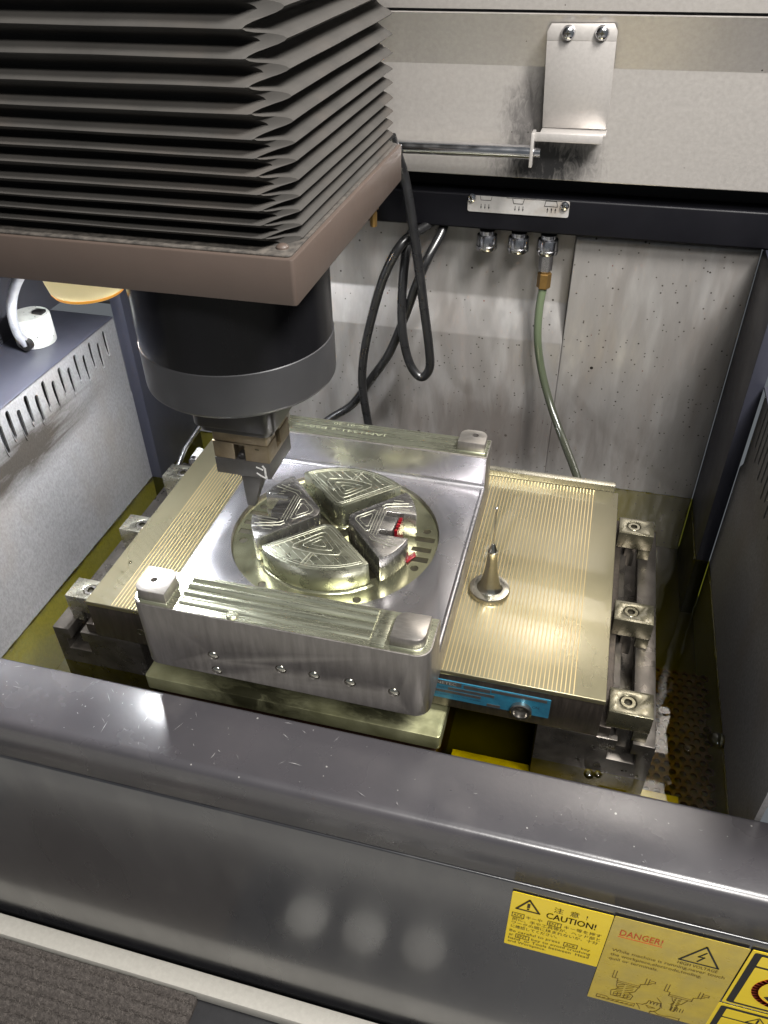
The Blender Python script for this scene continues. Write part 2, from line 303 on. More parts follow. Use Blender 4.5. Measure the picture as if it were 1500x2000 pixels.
def mk(name, me, mat, parent=None, smooth=True, ang=35):
    me.materials.clear(); me.materials.append(MATS[mat])
    if smooth:
        me.shade_smooth(); me.set_sharp_from_angle(angle=math.radians(ang))
    o = bpy.data.objects.new(name, me); COL.objects.link(o)
    if parent is not None: o.parent = parent; ORG[o.name] = ORG[parent.name].copy()
    else: ORG[o.name] = Vector((0, 0, 0))
    return o
def cut(o, cutters, bevel=0.0, seg=2, mat=None):
    """boolean subtraction of one or more MB volumes, then a small edge bevel; result replaces the mesh"""
    tmp = []
    for c in cutters:
        t = c.build('cutter', mat or o.data.materials[0].name, None, smooth=False)
        t.location = o.matrix_basis.translation - ORG[o.name] if o.parent is None else -ORG[o.name]
        tmp.append(t)
        md = o.modifiers.new('b', 'BOOLEAN'); md.operation = 'DIFFERENCE'; md.object = t; md.solver = 'EXACT'
    if bevel:
        md = o.modifiers.new('v', 'BEVEL'); md.width = bevel; md.segments = seg; md.limit_method = 'ANGLE'; md.angle_limit = math.radians(40)
    # evaluate unparented so that the cutters sit right
    par = o.parent; o.parent = None
    bpy.context.view_layer.update()
    dg = bpy.context.evaluated_depsgraph_get()
    me = bpy.data.meshes.new_from_object(o.evaluated_get(dg))
    o.modifiers.clear(); old = o.data; o.data = me; bpy.data.meshes.remove(old)
    for t in tmp: bpy.data.objects.remove(t)
    o.parent = par
    mts = [MATS[k] for k in MATS if MATS[k] == me.materials[0]]
    while len(me.materials) > 1: me.materials.pop()
    me.shade_smooth(); me.set_sharp_from_angle(angle=math.radians(35))
    return o
def copy_tree(o, parent=None, loc=None):
    c = o.copy(); COL.objects.link(c); c.parent = parent
    if loc is not None: c.location = loc
    for ch in list(o.children): copy_tree(ch, c)
    return c
def text(name, body, mat, parent, x, z, wd, ht, y=None, top=None, rot=0, mirror=False, align='L', thick=0.0002, shear=0):
    """lettering as a thin mesh; x,z = lower left corner on a -Y facing plane at y (or on a +Z facing plane: top=(x,y,z))"""
    cu = bpy.data.curves.new(name, 'FONT'); cu.body = body; cu.size = 1; cu.resolution_u = 2; cu.shear = shear
    t = bpy.data.objects.new(name, cu); COL.objects.link(t)
    bpy.context.view_layer.update()
    me = bpy.data.meshes.new_from_object(t.evaluated_get(bpy.context.evaluated_depsgraph_get()))
    bpy.data.objects.remove(t); bpy.data.curves.remove(cu)
    xs = [v.co.x for v in me.vertices]; ys = [v.co.y for v in me.vertices]
    if not xs: return None
    x0, x1, y0, y1 = min(xs), max(xs), min(ys), max(ys)
    sx = wd / (x1 - x0); sy = ht / (y1 - y0)
    off = ORG[parent.name]
    for v in me.vertices:
        a = (v.co.x - x0) * sx; c = (v.co.y - y0) * sy
        if top: 
            if rot: a, c = -a, -c
            v.co = Vector((top[0] + a, top[1] + c, top[2])) - off
        else: v.co = Vector((x + a, y, z + c)) - off
    return mk(name, me, mat, parent, smooth=False)
def rrect(x0, x1, y0, y1, r, n=6, corners=(1, 1, 1, 1)):
    pts = []
    for (cx, cy, a0, on) in ((x0 + r, y0 + r, 180, corners[0]), (x1 - r, y0 + r, 270, corners[1]), (x1 - r, y1 - r, 0, corners[2]), (x0 + r, y1 - r, 90, corners[3])):
        if not on:
            pts.append((x0 if a0 in (180, 90) else x1, y0 if a0 in (180, 270) else y1)); continue
        for k in range(n + 1):
            a = math.radians(a0 + 90 * k / n); pts.append((cx + r * math.cos(a), cy + r * math.sin(a)))
    return pts
def spline(pts, n=8):
    P = [Vector(p) for p in pts]; P = [P[0] * 2 - P[1]] + P + [P[-1] * 2 - P[-2]]; out = []
    for i in range(1, len(P) - 2):
        for k in range(n):
            t = k / n; a, b_, c, d = P[i - 1], P[i], P[i + 1], P[i + 2]
            out.append(0.5 * ((2 * b_) + (c - a) * t + (2 * a - 5 * b_ + 4 * c - d) * t * t + (3 * b_ - a - 3 * c + d) * t ** 3))
    out.append(P[-2]); return out

# ================================================================== SETTING
OIL = -0.100; XL, XR, YB = -0.1203, 0.622, 0.4516
struct(MB().box(-0.13, 0.63, -0.06, 0.46, -0.20, -0.19).build('tank_floor', 'tank_bottom'))
# left tank wall with drain louvres (real slots)
wl = MB().prism([(-0.1203, -0.19), (-0.1203, 0.034), (-0.1215, 0.038), (-0.1215, 0.139), (-0.1235, 0.139), (-0.1235, -0.19)], -0.06, 0.327, 'y').build('tank_wall_left', 'side_steel')
def capsule(y, z0, z1, r, n=6):
    return [(y + r * math.cos(math.radians(a)), z1 - r + r * math.sin(math.radians(a))) for a in range(0, 181, 180 // n)] + \
           [(y + r * math.cos(math.radians(a)), z0 + r + r * math.sin(math.radians(a))) for a in range(180, 361, 180 // n)]
slots = MB(); lips = []
for k in range(20):
    y = 0.3012 - 0.01572 * k; zt = 0.1330 if k % 2 == 0 else 0.1250
    slots.prism(capsule(y, zt - 0.034, zt, 0.0029), -0.14, -0.11, 'x'); lips.append((y, zt))
cut(wl, [slots]); struct(wl)
for (y, zt) in lips:      # pressed lip at the lower end of each slot
    lp = MB().tube([(-0.1217, y - .0028, zt - 0.018), (-0.1214, y - .0028, zt - 0.026), (-0.1211, y - .0020, zt - 0.0345), (-0.1213, y - .0004, zt - 0.0375)], 0.0007, 8, rf=lambda i: (0.4, 1.0, 1.3, 0.6)[i])
    lp.build('louvre_lip', 'side_steel', wl)
struct(MB().box(-0.175, -0.135, -0.06, 0.327, 0.05, 0.135).build('slot_backing_left', 'dark_void'))  # black box added behind the slots to paint their shade
lg = MB().prism([(-0.1180, 0.1300), (-0.1180, 0.1395), (-0.1200, 0.1415), (-0.33, 0.1415), (-0.33, 0.1365), (-0.1300, 0.1365), (-0.1300, 0.13)][::-1] and
                [(-0.1200, 0.1392), (-0.1200, 0.1404), (-0.1220, 0.1415), (-0.33, 0.1415), (-0.33, 0.1392)], -0.10, 0.3245, 'y').build('tank_ledge_left', 'ledge_paint', bevel=0.0006)
struct(lg)
struct(MB().box(-0.34, -0.205, -0.25, 0.36, 0.1417, 0.75).build('machine_wall_left', 'dark_wall'))
# right tank wall
wr = MB().prism([(0.622, -0.19), (0.622, 0.040), (0.6245, 0.044), (0.6245, 0.139), (0.6265, 0.139), (0.6265, -0.19)], -0.06, 0.327, 'y').build('tank_wall_right', 'side_steel')
slots = MB()
for k in range(20):
    y = 0.3012 - 0.01572 * k; zt = 0.1355 if k % 2 == 0 else 0.1275
    slots.prism(capsule(y, zt - 0.034 - .02, zt, 0.0024), 0.61, 0.64, 'x')
cut(wr, [slots]); struct(wr)
struct(MB().box(0.638, 0.68, -0.06, 0.327, 0.04, 0.135).build('slot_backing_right', 'dark_void'))  # same black box behind the right slots, painting the shade inside them
struct(MB().box(0.6200, 0.9, -0.10, 0.3245, 0.1392, 0.1415).build('tank_ledge_right', 'ledge_paint', bevel=0.0006))
# back wall: stepped sheet metal, recessed on the left, proud on the right
bw = MB()
bw.prism([(0.4516, -0.19), (0.4516, 0.1010), (0.4520, 0.1035), (0.4660, 0.1455), (0.4668, 0.1490), (0.4668, 0.2370), (0.490, 0.2370), (0.490, -0.19)], -0.125, 0.4110, 'x')
bw.prism([(0.4516, -0.19), (0.4516, 0.2310), (0.4530, 0.2345), (0.4560, 0.2362), (0.490, 0.2362), (0.490, -0.19)], 0.4112, 0.6060, 'x')
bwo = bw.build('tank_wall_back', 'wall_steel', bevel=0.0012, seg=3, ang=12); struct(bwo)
struct(MB().box(-0.2, 0.9, 0.4660, 0.50, 0.2372, 0.31).build('back_recess', 'dark_void'))  # black plate paints in the shade of the gap above the beam
# beam over the back wall
struct(MB().prism([(0.4350, 0.2420), (0.4350, 0.2765), (0.4362, 0.2780), (0.4655, 0.2780), (0.4655, 0.2400), (0.4370, 0.2400)], -0.2, 0.9, 'x').build('back_beam', 'navy_paint', bevel=0.0006))
# upper splash panel with fold and seam
up = MB().prism([(0.4250, 0.3005), (0.4250, 0.4055), (0.4030, 0.4520), (0.4450, 0.4520), (0.4450, 0.3005)], -0.2, 0.9, 'x').build('back_panel', 'panel_steel', bevel=0.0009, ang=8); struct(up)
struct(MB().prism([(0.4045, 0.4545), (0.4195, 0.80), (0.46, 0.80), (0.46, 0.4545)], -0.2, 0.9, 'x').build('back_panel_upper', 'panel_steel', bevel=0.0006))
# corner posts
struct(MB().box(XL - 0.001, -0.1050, 0.3272, 0.4514, -0.19, 0.2400).build('corner_post_left', 'post_paint', bevel=0.0012))
struct(MB().box(0.6061, 0.6215, 0.3272, 0.4514, -0.19, 0.2398).build('corner_post_right', 'post_paint', bevel=0.0012))
# oil bath
oil = MB().add([(-0.121, -0.0615, OIL), (0.6218, -0.0615, OIL), (0.6218, 0.4514, OIL), (-0.121, 0.4514, OIL)], [(0, 1, 2, 3)]).build('oil_bath', 'oil'); struct(oil)
for pts in ([(0.6212, -0.06, OIL), (0.6212, 0.3265, OIL)], [(0.6052, 0.3265, OIL), (0.6052, 0.4508, OIL)], [(0.6052, 0.4508, OIL), (-0.1045, 0.4508, OIL)], [(0.6052, 0.3265, OIL), (0.6212, 0.3265, OIL)], [(-0.1196, -0.06, OIL), (-0.1196, 0.3268, OIL)], [(-0.1196, 0.3268, OIL), (-0.1045, 0.3268, OIL)]):
    q0, q1 = Vector(pts[0]), Vector(pts[1]); nn = max(2, int((q1 - q0).length / 0.004))
    MB().tube([q0.lerp(q1, k / nn) for k in range(nn + 1)], 0.0010, 8, rf=lambda i: 0.5 + 0.9 * random.random() ** 2).build('meniscus', 'oil_bead', oil)

# front floor and trim
struct(MB().box(-0.6, 1.1, -0.30, -0.05, -0.485, -0.4755).build('floor', 'black_floor'))
struct(MB().box(-1.5, 2.0, -2.2, -0.302, -0.49, -0.478).build('shop_floor', 'concrete'))
struct(MB().box(-0.6, 1.1, -0.1600, -0.1380, -0.472, -0.4500).build('base_frame', 'cream_paint', bevel=0.0012))

for k, (x, lb) in enumerate(((0.207, 'leftmost'), (0.282, 'middle'), (0.357, 'rightmost'))):  # pads added out of view, only for the oval reflections
    pd_ = MB().lathe([(0.0270, -0.4755), (0.0280, -0.4740), (0.0275, -0.4640), (0.0220, -0.4610), (0.0, -0.4608)], (x, -0.2250, 0), 32, cap=False).build('reflection_pad', 'concrete')
    tag(pd_, lb + ' pale round pad added out of view to mirror as an oval in the front panel', 'reflection pad', 'added reflection pads before the panel')
# ================================================================== FRONT DOOR OF THE TANK
door = thing('tank_door', (0.25, -0.10, -0.45), 'dark grey painted front tank wall with glossy flat top rail', 'tank door')
def arc(cy, cz, r, a0, a1, n=6): return [(cy + r * math.cos(math.radians(a0 + (a1 - a0) * k / n)), cz + r * math.sin(math.radians(a0 + (a1 - a0) * k / n))) for k in range(n + 1)]
prof = [(-0.0620, -0.20)] + arc(-0.0660, -0.0335, 0.004, 0, 90, 4) + arc(-0.1215, -0.0400, 0.0085, 92, 175, 8) + [(-0.1305, -0.0820), (-0.1295, -0.0832), (-0.1255, -0.0836), (-0.1255, -0.20)]
MB().prism(prof[::-1], -0.45, 1.05, 'x').build('top_rail', 'door_paint', door, ang=50)
prof = [(-0.1240, -0.0862)] + arc(-0.1285, -0.0882, 0.002, 90, 180, 4) + [(-0.1308, -0.12), (-0.1318, -0.20), (-0.1318, -0.30), (-0.1312, -0.42)] + arc(-0.1190, -0.4560, 0.0120, 180, 250, 8) + [(-0.112, -0.475), (-0.09, -0.475)]
MB().prism(prof[::-1], -0.45, 1.05, 'x').build('lower_panel', 'door_panel_paint', door, ang=60)
MB().box(-0.45, 1.05, -0.1272, -0.1262, -0.0861, -0.0837).build('seam_gasket', 'dark_void', door)

scr = MB()
for _ in range(95):
    x = random.choice((random.gauss(0.06, 0.09), random.gauss(0.25, 0.2), random.uniform(-0.1, 0.62))); y = random.uniform(-0.122, -0.066)
    L = random.choice((0.0012, 0.002, 0.003, 0.006, 0.010)) * random.uniform(0.6, 1.4); a = random.gauss(0.3, 1.1); t = random.uniform(0.00012, 0.00035)
    d = Vector((math.cos(a), math.sin(a), 0)); n = Vector((-d.y, d.x, 0)) * t; p0 = Vector((x, max(-0.1205, min(-0.0672, y)), -0.02945)); p1 = p0 + d * L; p1.y = max(-0.1205, min(-0.0672, p1.y))
    pm = (p0 + p1) / 2 + n * random.uniform(-2, 2)
    scr.add([p0, pm - n, p1, pm + n], [(0, 1, 2, 3)])
o = scr.build('paint_scratches', 'scratch', door, smooth=False); o['kind'] = 'stuff'
# ---- stickers on the door
YS = -0.1322
def sticker_base(t, x0, x1, z0, z1, mat, y0=YS):
    # follows the very slightly bowed panel as one thin film
    return MB().prism(rrect(x0, x1, z0, z1, 0.0012, 3), y0 + 0.0004, y0, 'y').build('film', mat, t, smooth=False)
def tri(cx, z0, wd, ht): return [(cx - wd / 2, z0), (cx + wd / 2, z0), (cx, z0 + ht)]
s1 = thing('warning_sticker', (0.487, YS, -0.192), 'bright yellow caution sticker, leftmost on the dark front panel', 'sticker')
x0, x1, z0, z1 = 0.4466, 0.5272, -0.1912, -0.0972
sticker_base(s1, x0, x1, z0, z1, 'sticker_yellow'); yi = YS - 0.0001
MB().ribbon(tri(0.4613, -0.1235, 0.0190, 0.0185), 0.0018, yi, True).build('warning_triangle', 'sticker_ink', s1, smooth=False)
MB().ribbon([(0.4613, -0.1118), (0.4613, -0.1172)], 0.0024, yi).ribbon([(0.4613, -0.1200), (0.4613, -0.1206)], 0.0020, yi).build('exclamation_mark', 'sticker_ink', s1, smooth=False)
yt = yi - 0.0002
def L1(body, x, z, wd, ht): text('lettering', body, 'sticker_ink', s1, x, z, wd, ht, y=yt)
L1('\u6ce8  \u610f  !', 0.4815, -0.1145, 0.0270, 0.0090); L1('CAUTION!', 0.4765, -0.1270, 0.0400, 0.0095)
L1('CAUTION!', 0.4767, -0.1271, 0.0401, 0.0096)
L1('ACK', 0.4505, -0.1370, 0.0076, 0.0046); L1('\u30ad\u30fc\u3084', 0.4610, -0.1372, 0.0135, 0.0052); L1('ENT', 0.4803, -0.1370, 0.0082, 0.0046)
L1('\u30ad\u30fc\u7b49\u3092\u62bc\u3059', 0.4925, -0.1375, 0.0305, 0.0056)
L1('\u524d\u306b\u3001\u624b\u3084\u5de5\u5177\u7b49\u304c\u3001\u30d8\u30c3\u30c9\u90e8\u3068', 0.4500, -0.1445, 0.0730, 0.0054)
L1('\u30ef\u30fc\u30af\u306e\u9593\u306b\u631f\u307e\u308c\u306a\u3044\u304b\u3001\u5341\u5206', 0.4500, -0.1512, 0.0720, 0.0054)
L1('\u306b\u78ba\u8a8d\u3057\u3066\u304f\u3060\u3055\u3044\u3002', 0.4500, -0.1580, 0.0390, 0.0054)
L1('Be careful to press', 0.4495, -0.1672, 0.0430, 0.0056); L1('ACK', 0.4975, -0.1668, 0.0080, 0.0044); L1('key', 0.5105, -0.1678, 0.0075, 0.0054)
L1('or', 0.4495, -0.1735, 0.0038, 0.0036); L1('ENT', 0.4570, -0.1735, 0.0082, 0.0044); L1('key to avoid crushing', 0.4690, -0.1747, 0.0500, 0.0054)
L1('hand  or Tools between  Head', 0.4495, -0.1800, 0.0690, 0.0046); L1('and Workpiece.', 0.4495, -0.1868, 0.0330, 0.0054)
for (xa, xb, za, zb) in ((0.4493, 0.4592, -0.1383, -0.1312), (0.4790, 0.4900, -0.1383, -0.1312), (0.4960, 0.5070, -0.1680, -0.1612), (0.4555, 0.4668, -0.1747, -0.1681)):
    MB().ribbon([(xa, za), (xb, za), (xb, zb), (xa, zb)], 0.0006, yi, True).build('key_frame', 'sticker_ink', s1, smooth=False)

s2 = thing('warning_sticker', (0.579, YS, -0.25), 'large worn yellow danger sticker with two line drawings of tools', 'sticker')
sticker_base(s2, 0.5277, 0.6290, -0.2520, -0.0955, 'sticker_worn', YS - 0.0005); yi = YS - 0.0006; yt = yi - 0.0002
text('lettering', 'DANGER!', 'sticker_red', s2, 0.5355, -0.1240, 0.0330, 0.0095, y=yt)
MB().ribbon([(0.5350, -0.1264), (0.5692, -0.1264)], 0.0006, yi).build('underline', 'sticker_red', s2, smooth=False)
text('lettering', 'While machine is running,never touch', 'sticker_ink_worn', s2, 0.5340, -0.1548, 0.0890, 0.0064, y=yt)
text('lettering', 'the workpiece,electrode,tooling,', 'sticker_ink_worn', s2, 0.5340, -0.1628, 0.0730, 0.0064, y=yt)
text('lettering', 'quill or terminals.', 'sticker_ink_worn', s2, 0.5340, -0.1705, 0.0400, 0.0064, y=yt)
MB().ribbon(tri(0.6000, -0.1385, 0.0300, 0.0300), 0.0016, yi, True).build('warning_triangle', 'ink', s2, smooth=False)
MB().ribbon([(0.6020, -0.1180), (0.5975, -0.1270), (0.6020, -0.1262), (0.5982, -0.1350)], 0.0012, yi).build('lightning_mark', 'ink', s2, smooth=False)
text('lettering', 'HIGH VOLTAGE', 'sticker_ink_worn', s2, 0.5850, -0.1462, 0.0310, 0.0048, y=yt)
def drawing(dx, narrow, hand):
    d = MB(); R = lambda p, c=False: d.ribbon([(a + dx, z - 0.0150) for a, z in p], 0.00055, yi, c)
    R([(0.5420, -0.172), (0.5420, -0.186)]); R([(0.5445, -0.172), (0.5445, -0.186)]); R([(0.5420, -0.186), (0.5470, -0.186)])
    R([(0.5470, -0.186), (0.5470, -0.193), (0.5660, -0.193), (0.5660, -0.186)]); R([(0.5470, -0.190), (0.5660, -0.190)])
    R([(0.5690, -0.172), (0.5690, -0.184), (0.5740, -0.180)]); R([(0.5715, -0.172), (0.5715, -0.184)]); R([(0.5660, -0.186), (0.5690, -0.184)])
    R([(0.5715, -0.1745), (0.5765, -0.1745), (0.5765, -0.1780), (0.5715, -0.1780)])
    w_ = 0.004 if narrow else 0.0
    R([(0.5475 + w_ * .6, -0.193), (0.5480 + w_, -0.201), (0.5500 + w_, -0.203), (0.5480 + w_, -0.208), (0.5450 + w_ * 2, -0.211), (0.5460 + w_ * 2, -0.221), (0.5630 - w_ * 1.5, -0.221), (0.5640 - w_ * 1.5, -0.212), (0.5600 - w_, -0.208), (0.5640 - w_, -0.203), (0.5655 - w_ * .6, -0.193)])
    for k in range(7): 
        z = -0.1945 - k * 0.0038; R([(0.5490 + w_, z - .003), (0.5540, z)]); R([(0.5560, z - .003), (0.5620 - w_, z)])
    for k in range(5): R([(0.5480 + w_ * 1.6 + k * .003 * (1 - w_ * 60), -0.2125), (0.5480 + w_ * 1.6 + k * .003 * (1 - w_ * 60), -0.2195)])
    b0 = -0.232 if narrow else -0.226
    R([(0.5350 + w_, b0), (0.5430, b0), (0.5460, b0 - .003), (0.5520, b0 - .003), (0.5550, b0 - .001), (0.5640, b0 - .001), (0.5680 - w_, b0), (0.5680 - w_, b0 - .006), (0.5350 + w_, b0 - .006)], True)
    if not narrow:
        for k in range(8): R([(0.5360 + k * .004, b0 - .006), (0.5385 + k * .004, b0 - .0035)])
    if hand:
        R([(0.5690, -0.224), (0.5720, -0.229), (0.5735, -0.234)]); R([(0.5690, -0.224), (0.5740, -0.2235), (0.5770, -0.2190)])
        for k in range(4): R([(0.5770 + k * .0028, -0.2190 + .001 * k), (0.5778 + k * .0028, -0.2125), (0.5792 + k * .0028, -0.2120), (0.5798 + k * .0028, -0.2180)])
        R([(0.5882, -0.2150), (0.5890, -0.222), (0.5870, -0.229), (0.5820, -0.235)]); R([(0.5830, -0.2030), (0.5880, -0.2110), (0.5900, -0.2210)])
        R([(0.5770, -0.2230), (0.5800, -0.2270), (0.5850, -0.2245)], True)
    return d
drawing(0, False, True).build('tool_drawing', 'sticker_ink_worn', s2, smooth=False)
drawing(0.0435, True, False).build('tool_drawing', 'sticker_ink_worn', s2, smooth=False)

s3 = thing('warning_sticker', (0.66, YS, -0.193), 'yellow and black sticker with red prohibition ring, cut by the right edge', 'sticker')
sticker_base(s3, 0.6305, 0.7200, -0.1930, -0.0955, 'sticker_yellow', YS - 0.0003); yi = YS - 0.0004; yt = yi - 0.0003
MB().prism(rrect(0.6330, 0.7170, -0.1905, -0.0985, 0.002, 3), yi, yi - 0.0001, 'y').build('black_frame', 'ink', s3, smooth=False)
MB().prism(rrect(0.6385, 0.7120, -0.1180, -0.1025, 0.001, 3), yi - 0.0001, yi - 0.0003, 'y').build('yellow_field', 'sticker_yellow', s3, smooth=False)
MB().prism(rrect(0.6385, 0.7120, -0.1870, -0.1215, 0.001, 3), yi - 0.0001, yi - 0.0003, 'y').build('yellow_field', 'sticker_yellow', s3, smooth=False)
MB().ribbon([(0.6710 + 0.0235 * math.cos(math.radians(a)), -0.1540 + 0.0255 * math.sin(math.radians(a))) for a in range(0, 360, 10)], 0.0052, yi - 0.0003, True).build('red_ring', 'sticker_red', s3, smooth=False)
MB().prism([(0.662, -0.172), (0.6565, -0.166), (0.6600, -0.163), (0.6580, -0.156), (0.6640, -0.160), (0.6660, -0.148), (0.6710, -0.140), (0.6740, -0.150), (0.6790, -0.146), (0.6800, -0.160), (0.6770, -0.170), (0.6700, -0.1740)], yi - 0.0003, yi - 0.0005, 'y').build('flame_mark', 'ink', s3, smooth=False)
s4 = thing('warning_sticker', (0.66, YS, -0.30), 'yellow and black sticker with small warning triangle in the bottom right corner', 'sticker')
sticker_base(s4, 0.6290, 0.7200, -0.3000, -0.1965, 'sticker_yellow', YS - 0.0003)
MB().prism(rrect(0.6320, 0.7170, -0.2970, -0.2000, 0.002, 3), yi, yi - 0.0001, 'y').build('black_frame', 'ink', s4, smooth=False)
MB().prism(rrect(0.6370, 0.7120, -0.2190, -0.2040, 0.001, 3), yi - 0.0001, yi - 0.0003, 'y').build('yellow_field', 'sticker_yellow', s4, smooth=False)
MB().prism(rrect(0.6370, 0.7120, -0.2930, -0.2220, 0.001, 3), yi - 0.0001, yi - 0.0003, 'y').build('yellow_field', 'sticker_yellow', s4, smooth=False)
MB().ribbon(tri(0.6640, -0.2185, 0.0160, 0.0125), 0.0010, yi - 0.0003, True).build('warning_triangle', 'ink', s4, smooth=False)
MB().ribbon([(0.6640, -0.2095), (0.6640, -0.2165)], 0.0016, yi - 0.0003).build('exclamation_mark', 'ink', s4, smooth=False)

# ---- carpet mat
mat_t = thing('carpet_mat', (-0.1, -0.21, -0.4755), 'brown ribbed carpet mat lying below the cream trim', 'mat')
g = MB(); nx, ny = 240, 110; X0, X1, Y0, Y1 = -0.26, 0.1140, -0.300, -0.1612
vs = []; rnd = [[random.random() for _ in range(nx + 1)] for _ in range(ny + 1)]
for j in range(ny + 1):
    for i in range(nx + 1):
        x = X0 + (X1 - X0) * i / nx; y = Y0 + (Y1 - Y0) * j / ny
        z = -0.4615 + 0.0022 * math.sin(2 * math.pi * y / 0.0125 + 0.5 * math.sin(x * 23)) + 0.0022 * (rnd[j][i] - 0.5)
        ed = min((X1 - x) / 0.004, 1)
        vs.append((x + 0.0006 * (rnd[j][(i + 7) % nx] - .5), y, z - 0.006 * (1 - ed) ** 2))
g.add(vs, [(j * (nx + 1) + i, j * (nx + 1) + i + 1, (j + 1) * (nx + 1) + i + 1, (j + 1) * (nx + 1) + i) for j in range(ny) for i in range(nx)])
g.box(X0, X1 - 0.0004, Y0, Y1, -0.4752, -0.4690)
g.build('pile', 'carpet', mat_t)
fb = MB()
for _ in range(16000):
    x = random.uniform(X0, X1); y = random.uniform(Y0, Y1); z = -0.4610 + 0.0022 * math.sin(2 * math.pi * y / 0.0125 + 0.5 * math.sin(x * 23))
    a = random.uniform(0, 6.28); L = random.uniform(0.002, 0.005); h = random.uniform(0.0004, 0.0024); t = 0.00016
    d = Vector((math.cos(a), math.sin(a), 0)); n = Vector((-d.y, d.x, 0)) * t
    p0 = Vector((x, y, z)); p1 = p0 + d * L * .5 + Vector((0, 0, h)) + n * random.uniform(-4, 4); p2 = p0 + d * L + Vector((0, 0, h * .3))
    fb.add([p0 - n, p0 + n, p1 + n, p1 - n, p2], [(0, 1, 2, 3), (3, 2, 4)])
o = fb.build('loose_fibre', 'carpet_fibre', mat_t, smooth=False); o['kind'] = 'stuff'

# ================================================================== WORK TABLE IN THE TANK
tb = thing('work_table', (0.25, 0.15, -0.19), 'dark wet steel work table with slotted side rails under the chuck', 'table')
def rail(a, b_, s0, s1, mir):
    P = [(a, -0.19), (a, -0.05), (s0, -0.05), (s0, -0.0640), (s0 - 0.006, -0.0640), (s0 - 0.006, -0.0790), (s1 + 0.006, -0.0790), (s1 + 0.006, -0.0640), (s1, -0.0640), (s1, -0.05), (b_, -0.05), (b_, -0.19)]
    return P
MB().prism(rail(-0.0525, 0.0484, -0.0340, -0.0203, 0), 0.0005, 0.305, 'y').build('slotted_rail', 'rail_steel', tb, bevel=0.0006)
MB().prism(rail(0.4470, 0.5502, 0.5176, 0.5306, 1), 0.0005, 0.305, 'y').build('slotted_rail', 'rail_steel', tb, bevel=0.0006)
MB().prism(rrect(0.0660, 0.3636, -0.0285, 0.31, 0.004), -0.0780, -0.0600).build('centre_plate', 'table_plate', tb, bevel=0.0012)
MB().box(0.0720, 0.3580, -0.0150, 0.30, -0.19, -0.0785).build('pedestal', 'perforated', tb, bevel=0.002)
MB().box(0.3700, 0.5850, -0.0120, 0.0100, -0.140, -0.126).build('drain_channel', 'yellow_channel', tb, bevel=0.001)
# perforated tray on the right of the table, under the oil
pf = MB(); R6 = 0.0056
for r in range(27):
    for c in range(7):
        cx = 0.556 + c * R6 * 1.732 + (r % 2) * R6 * 0.866; cy = -0.055 + r * R6 * 1.5
        if cx > 0.617: continue
        o6 = []; i6 = []
        for k in range(12):
            a = math.radians(30 * k + 30); rad = R6 if k % 2 == 0 else R6 * 0.866
            o6.append((cx + rad * math.cos(a), cy + rad * math.sin(a), -0.128)); i6.append((cx + 0.0034 * math.cos(a), cy + 0.0034 * math.sin(a), -0.128))
        pf.add(o6 + i6 + [(p[0], p[1], -0.131) for p in i6], [(k, (k + 1) % 12, 12 + (k + 1) % 12, 12 + k) for k in range(12)] + [(12 + k, 12 + (k + 1) % 12, 24 + (k + 1) % 12, 24 + k) for k in range(12)])
pt = tag(pf.build('perforated_tray', 'perforated', None, smooth=False), 'rusty perforated drain sheet under the oil beside the right clamps', 'drain sheet')
# ---- magnetic chuck
ck = thing('magnetic_chuck', (0.25, 0.15, -0.05), 'rectangular magnetic chuck with fine brass stripes across its top', 'magnetic chuck')
MB().box(0, 0.5, 0, 0.3025, -0.0055, 0).build('pole_face', 'chuck_pole', ck, bevel=0.0007)
MB().box(0.0004, 0.4996, 0.0004, 0.3021, -0.0495, -0.0056).build('body', 'chuck_side', ck, bevel=0.0005)
for (a, b_) in ((-0.0110, 0.0003), (0.4997, 0.5100)):
    MB().box(a, b_, 0.0025, 0.3000, -0.0495, -0.0370).build('flange', 'chuck_side', ck, bevel=0.0005)
st = None; NS = 120; pitch = 0.4440 / NS
for k in range(NS + 1):
    x = 0.0285 + pitch * k
    if 0.1015 < x < 0.3530: continue
    if st is None:
        st = MB().box(x - 0.00044, x + 0.00044, 0.0008, 0.3015, -0.0008, 0.00006).build('brass_stripe', 'chuck_brass', ck, smooth=False); sx0 = x
    else:
        c = st.copy(); COL.objects.link(c); c.location.x = x - sx0
# name plate on the front of the chuck
npz = MB().prism(rrect(0.3400, 0.4552, -0.0371, -0.0124, 0.001, 3), 0.0004, -0.0006, 'y'); npo = npz.build('name_plate', 'label_blue', ck, smooth=False)
MB().prism([(0.341, -0.0180), (0.376, -0.0180), (0.376, -0.0130), (0.341, -0.0130)], -0.0006, -0.0008, 'y').build('grey_band', 'label_grey', npo, smooth=False)
for (xa, xb, za, zb) in ((0.378, 0.402, -0.0185, -0.0142), (0.403, 0.452, -0.0170, -0.0135), (0.364, 0.406, -0.0240, -0.0205), (0.352, 0.394, -0.0290, -0.0255), (0.400, 0.412, -0.0365, -0.0330)):
    MB().prism([(xa, za), (xb, za), (xb, zb), (xa, zb)], -0.0006, -0.0008, 'y').build('grey_band', 'label_grey', npo, smooth=False)
text('lettering', 'KANETEC', 'plate_alu', npo, 0.3455, -0.0172, 0.0260, 0.0034, y=-0.0010)
text('lettering', 'PERMANENT MAGNETIC', 'label_ink', npo, 0.3435, -0.0230, 0.0200, 0.0028, y=-0.0010)
text('lettering', 'CHUCK  SIZE  TYPE', 'label_ink', npo, 0.3435, -0.0285, 0.0180, 0.0028, y=-0.0010)
